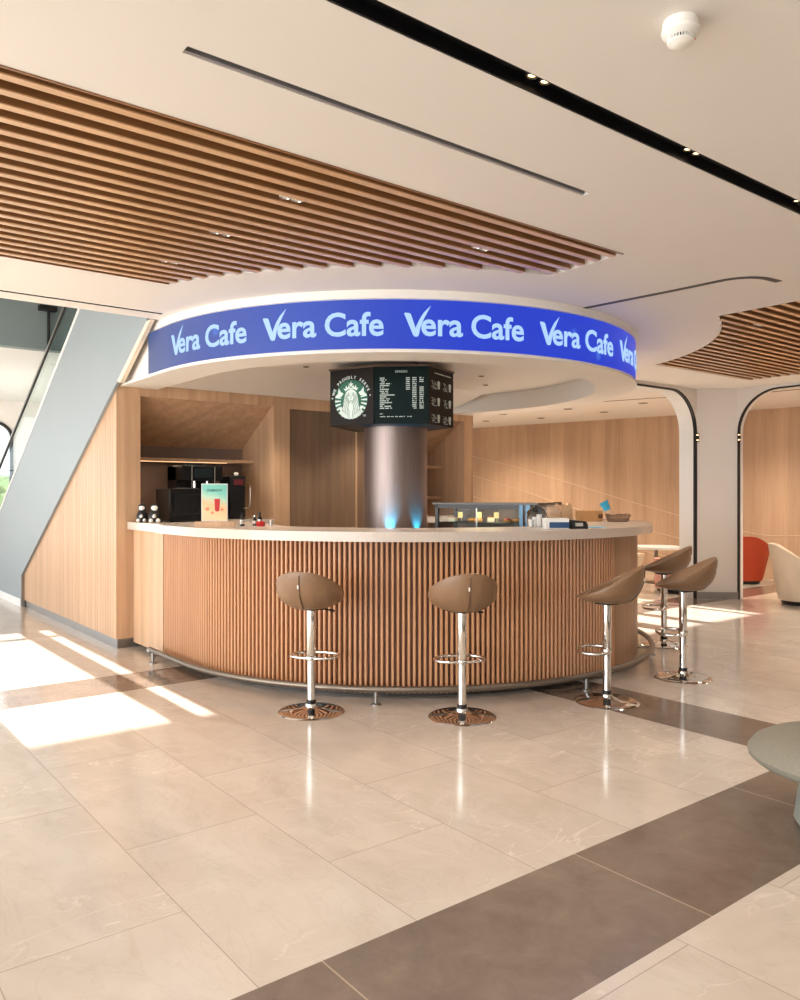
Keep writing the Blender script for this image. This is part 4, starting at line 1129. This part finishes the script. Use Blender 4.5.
# clear dome jar on the counter between case and carton
t = thing('clear_bag', 'clear plastic bag of white cups between the pastry case and the carton', 'bag', put(1.07, 6.30), cz)
bm = B(); lathe(bm, [(0, .001), (.06, .001), (.072, .06), (.06, .12), (.03, .16), (.0, .175)], 18, sx=1, sy=.8)
for v in bm.verts: v.co += Vector((.006*math.sin(40*v.co.z), .006*math.cos(33*v.co.x), 0)) if v.co.z > .01 else Vector()
link_obj('bag_film', bm, M_plastic, t, smooth=True)
bm = B()
for k in range(3): lathe(bm, [(0, .004), (.016, .004), (.021, .06+.02*k), (0, .06+.02*k)], 12, (-.03+.03*k, .01*(k % 2)))
link_obj('cups', bm, M_paper, t, smooth=True)

# ------------------------------------------------------------------ ceiling fittings
def twin_spot(x, y, lb, group='twin spotlights in the black ceiling channels', along=(1, 0), r=.021, z=H+.03, on=True, power=0):
    t = thing('twin_spotlight', lb, 'ceiling light', (x, y, z), math.atan2(along[1], along[0]), group)
    for sg in (-1, 1):
        bm = B(); lathe(bm, [(r*1.3, .02), (r*1.3, 0), (r, -.004), (r*.9, .006)], 20, (sg*.034, 0)); link_obj('bezel', bm, M_black if on else M_lampoff, t, smooth=True)
        bm = B(); lathe(bm, [(0, .002), (r*.8, .002), (r*.92, .006)], 20, (sg*.034, 0)); link_obj('lens', bm, M_spot if on else M_paper, t, smooth=True)
    if power:
        l = light('spot_beam', 'SPOT', (x, y, z-.02), (0, 0, 0), power, (1, .80, .58), spot_size=1.5, spot_blend=.6, shadow_soft_size=.03)
    return t
twin_spot(2.17, 1.962, 'lit twin spotlight in the wide black channel, left of the smoke detector', power=14)
twin_spot(3.16, 1.962, 'lit twin spotlight in the wide black channel, lower right of the smoke detector', power=14)
twin_spot(4.15, 1.962, 'lit twin spotlight in the wide black channel at the right picture edge', power=14)
twin_spot(5.05, 3.88, 'small twin spotlight in the thin curved channel near the blue sign', along=(0, 1), r=.016, power=8)
twin_spot(5.125, 2.93, 'small twin spotlight where the thin curved channel starts to bend', along=(0, 1), r=.016, power=8)
twin_spot(1.87, 6.322, 'small twin spotlight in the thin channel above the stair', r=.015, power=0)
gs = 'twin silver spotlights between the ceiling slats'
for (x, y, lb) in ((2.03, 3.49, 'silver twin spotlight between slats, in the middle of the big slatted panel'), (1.98, 4.20, 'silver twin spotlight between slats, left of the middle of the big slatted panel'), (1.96, 4.91, 'silver twin spotlight deep in the far left corner of the big slatted panel'), (3.34, 3.49, 'silver twin spotlight near the right tip of the big slatted panel'),
                   (6.77, 3.56, 'silver twin spotlight in the smaller slatted panel, the nearer one'), (7.89, 4.14, 'silver twin spotlight in the smaller slatted panel, the farther one')):
    twin_spot(x, y, lb, gs, r=.026, z=H+.012, on=False)
# vertical spots on the pillar trims
for (x, y, nx, ny, lb) in ((10.09, 6.19, -.6, -.8, 'tiny lit double lamp in the dark trim on the left side of the pillar'), (10.485, 5.80, -.8, -.6, 'tiny lit double lamp in the dark trim on the right side of the pillar')):
    t = thing('trim_lamp', lb, 'lamp', (x, y, 2.25))
    for dz in (-.035, .035):
        bm = B(); bmesh.ops.create_uvsphere(bm, u_segments=12, v_segments=8, radius=.015)
        for v in bm.verts: v.co.z += dz
        link_obj('lens', bm, M_spot, t, smooth=True)
    bm = B(); box(bm, -.012, .02, -.012, .02, -.06, .06); link_obj('housing', bm, M_black, t)
# smoke detector
t = thing('smoke_detector', 'round white smoke detector on the ceiling at upper right', 'smoke detector', (2.22, 1.42, H))
bm = B(); lathe(bm, [(0, 0), (.052, 0), (.054, -.006), (.053, -.022), (.046, -.028)], 36); link_obj('mount', bm, M_paper, t, smooth=True)
bm = B(); lathe(bm, [(.046, -.026), (.058, -.028), (.057, -.040), (.046, -.048), (.036, -.052)], 36); link_obj('housing', bm, M_paper, t, smooth=True)
bm = B()
for i in range(28):
    q_ = 2*PI*i/28; box(bm, .028, .040, -.0016, .0016, -.066, -.046, M=Matrix.Rotation(q_, 4, 'Z'))
link_obj('grille', bm, M_paper, t)
bm = B(); lathe(bm, [(.029, -.046), (.029, -.066)], 24); link_obj('chamber', bm, M_black, t, smooth=True)
bm = B(); lathe(bm, [(.041, -.064), (.040, -.068), (.024, -.076), (.012, -.078), (0, -.078)], 30); link_obj('cap', bm, M_paper, t, smooth=True)
bm = B(); bmesh.ops.create_uvsphere(bm, u_segments=10, v_segments=6, radius=.003)
for v in bm.verts: v.co += Vector((.046, -.02, -.047))
link_obj('indicator', bm, M_red, t)
# far ceiling downlights
def w_at(px, py, z=H):
    d = 795*(1.45-z)/(py-495); return c2w((px-400)/795*d, d)
for i, (px, py) in enumerate(((486, 421), (503, 414), (541, 418), (568, 409), (604, 412), (643, 403))):
    p = w_at(px, py)
    bm = B(); lathe(bm, [(0, -.004), (.05, -.004), (.07, -.008), (.08, 0)], 20); o = link_obj('downlight', bm, plain('dim_lens', srgb(120, 104, 92), .4) if i == 0 else M_dim, None, (p.x, p.y, H), smooth=True) if i else None
    if i == 0:
        M_dim = plain('dim_lens', srgb(120, 104, 92), .4); o = link_obj('downlight', bm, M_dim, None, (p.x, p.y, H), smooth=True)
    tag(o, 'recessed downlight in the far lounge ceiling, %s' % ('nearest the wooden end post', 'second from the wooden end post', 'third from the post, in the lower row', 'third from the post, in the upper row', 'next to last before the arch', 'rightmost, beside the arch')[i], 'ceiling light', 'far lounge downlights')
for x, y in ((9.5, 9.5), (11.5, 6.5), (12, 4), (11.0, 11)):
    light('lounge_light', 'SPOT', (x, y, 2.85), (0, 0, 0), 170, (1, .84, .66), spot_size=2.6, spot_blend=.8, shadow_soft_size=.1)

# ------------------------------------------------------------------ greenery outside
def tree(x, y, h, s_, lb):
    t = thing('tree', lb, 'tree', (x, y, -.12), 0, 'trees outside the glass front')
    bm = B(); tube(bm, [(0, 0, 0), (.05, 0, h*.3), (0, .05, h*.55)], [.14, .11, .07], 8); link_obj('trunk', bm, plain('bark', srgb(96, 78, 62), .9), t, smooth=True)
    bm = B(); rnd = random.Random(int(x*10))
    for k in range(26):
        q_ = rnd.uniform(0, 2*PI); rr = s_*rnd.random()**.5; zz = h*(.35+.65*rnd.random())
        bmesh.ops.create_icosphere(bm, subdivisions=2, radius=s_*rnd.uniform(.25, .5), matrix=Matrix.Translation((rr*math.cos(q_)*.9, rr*math.sin(q_)*.9, zz)))
    for v in bm.verts: v.co += Vector((rnd.uniform(-.06, .06), rnd.uniform(-.06, .06), rnd.uniform(-.06, .06)))
    link_obj('crown', bm, plain('leaves', srgb(140, 158, 112), .8, 0, .4, 3), t)
tree(2.6, 24.5, 2.3, .9, 'leafy green tree outside the rounded window at far left')
tree(5.0, 26, 2.1, 1.0, 'second leafy green tree outside, right of the first')
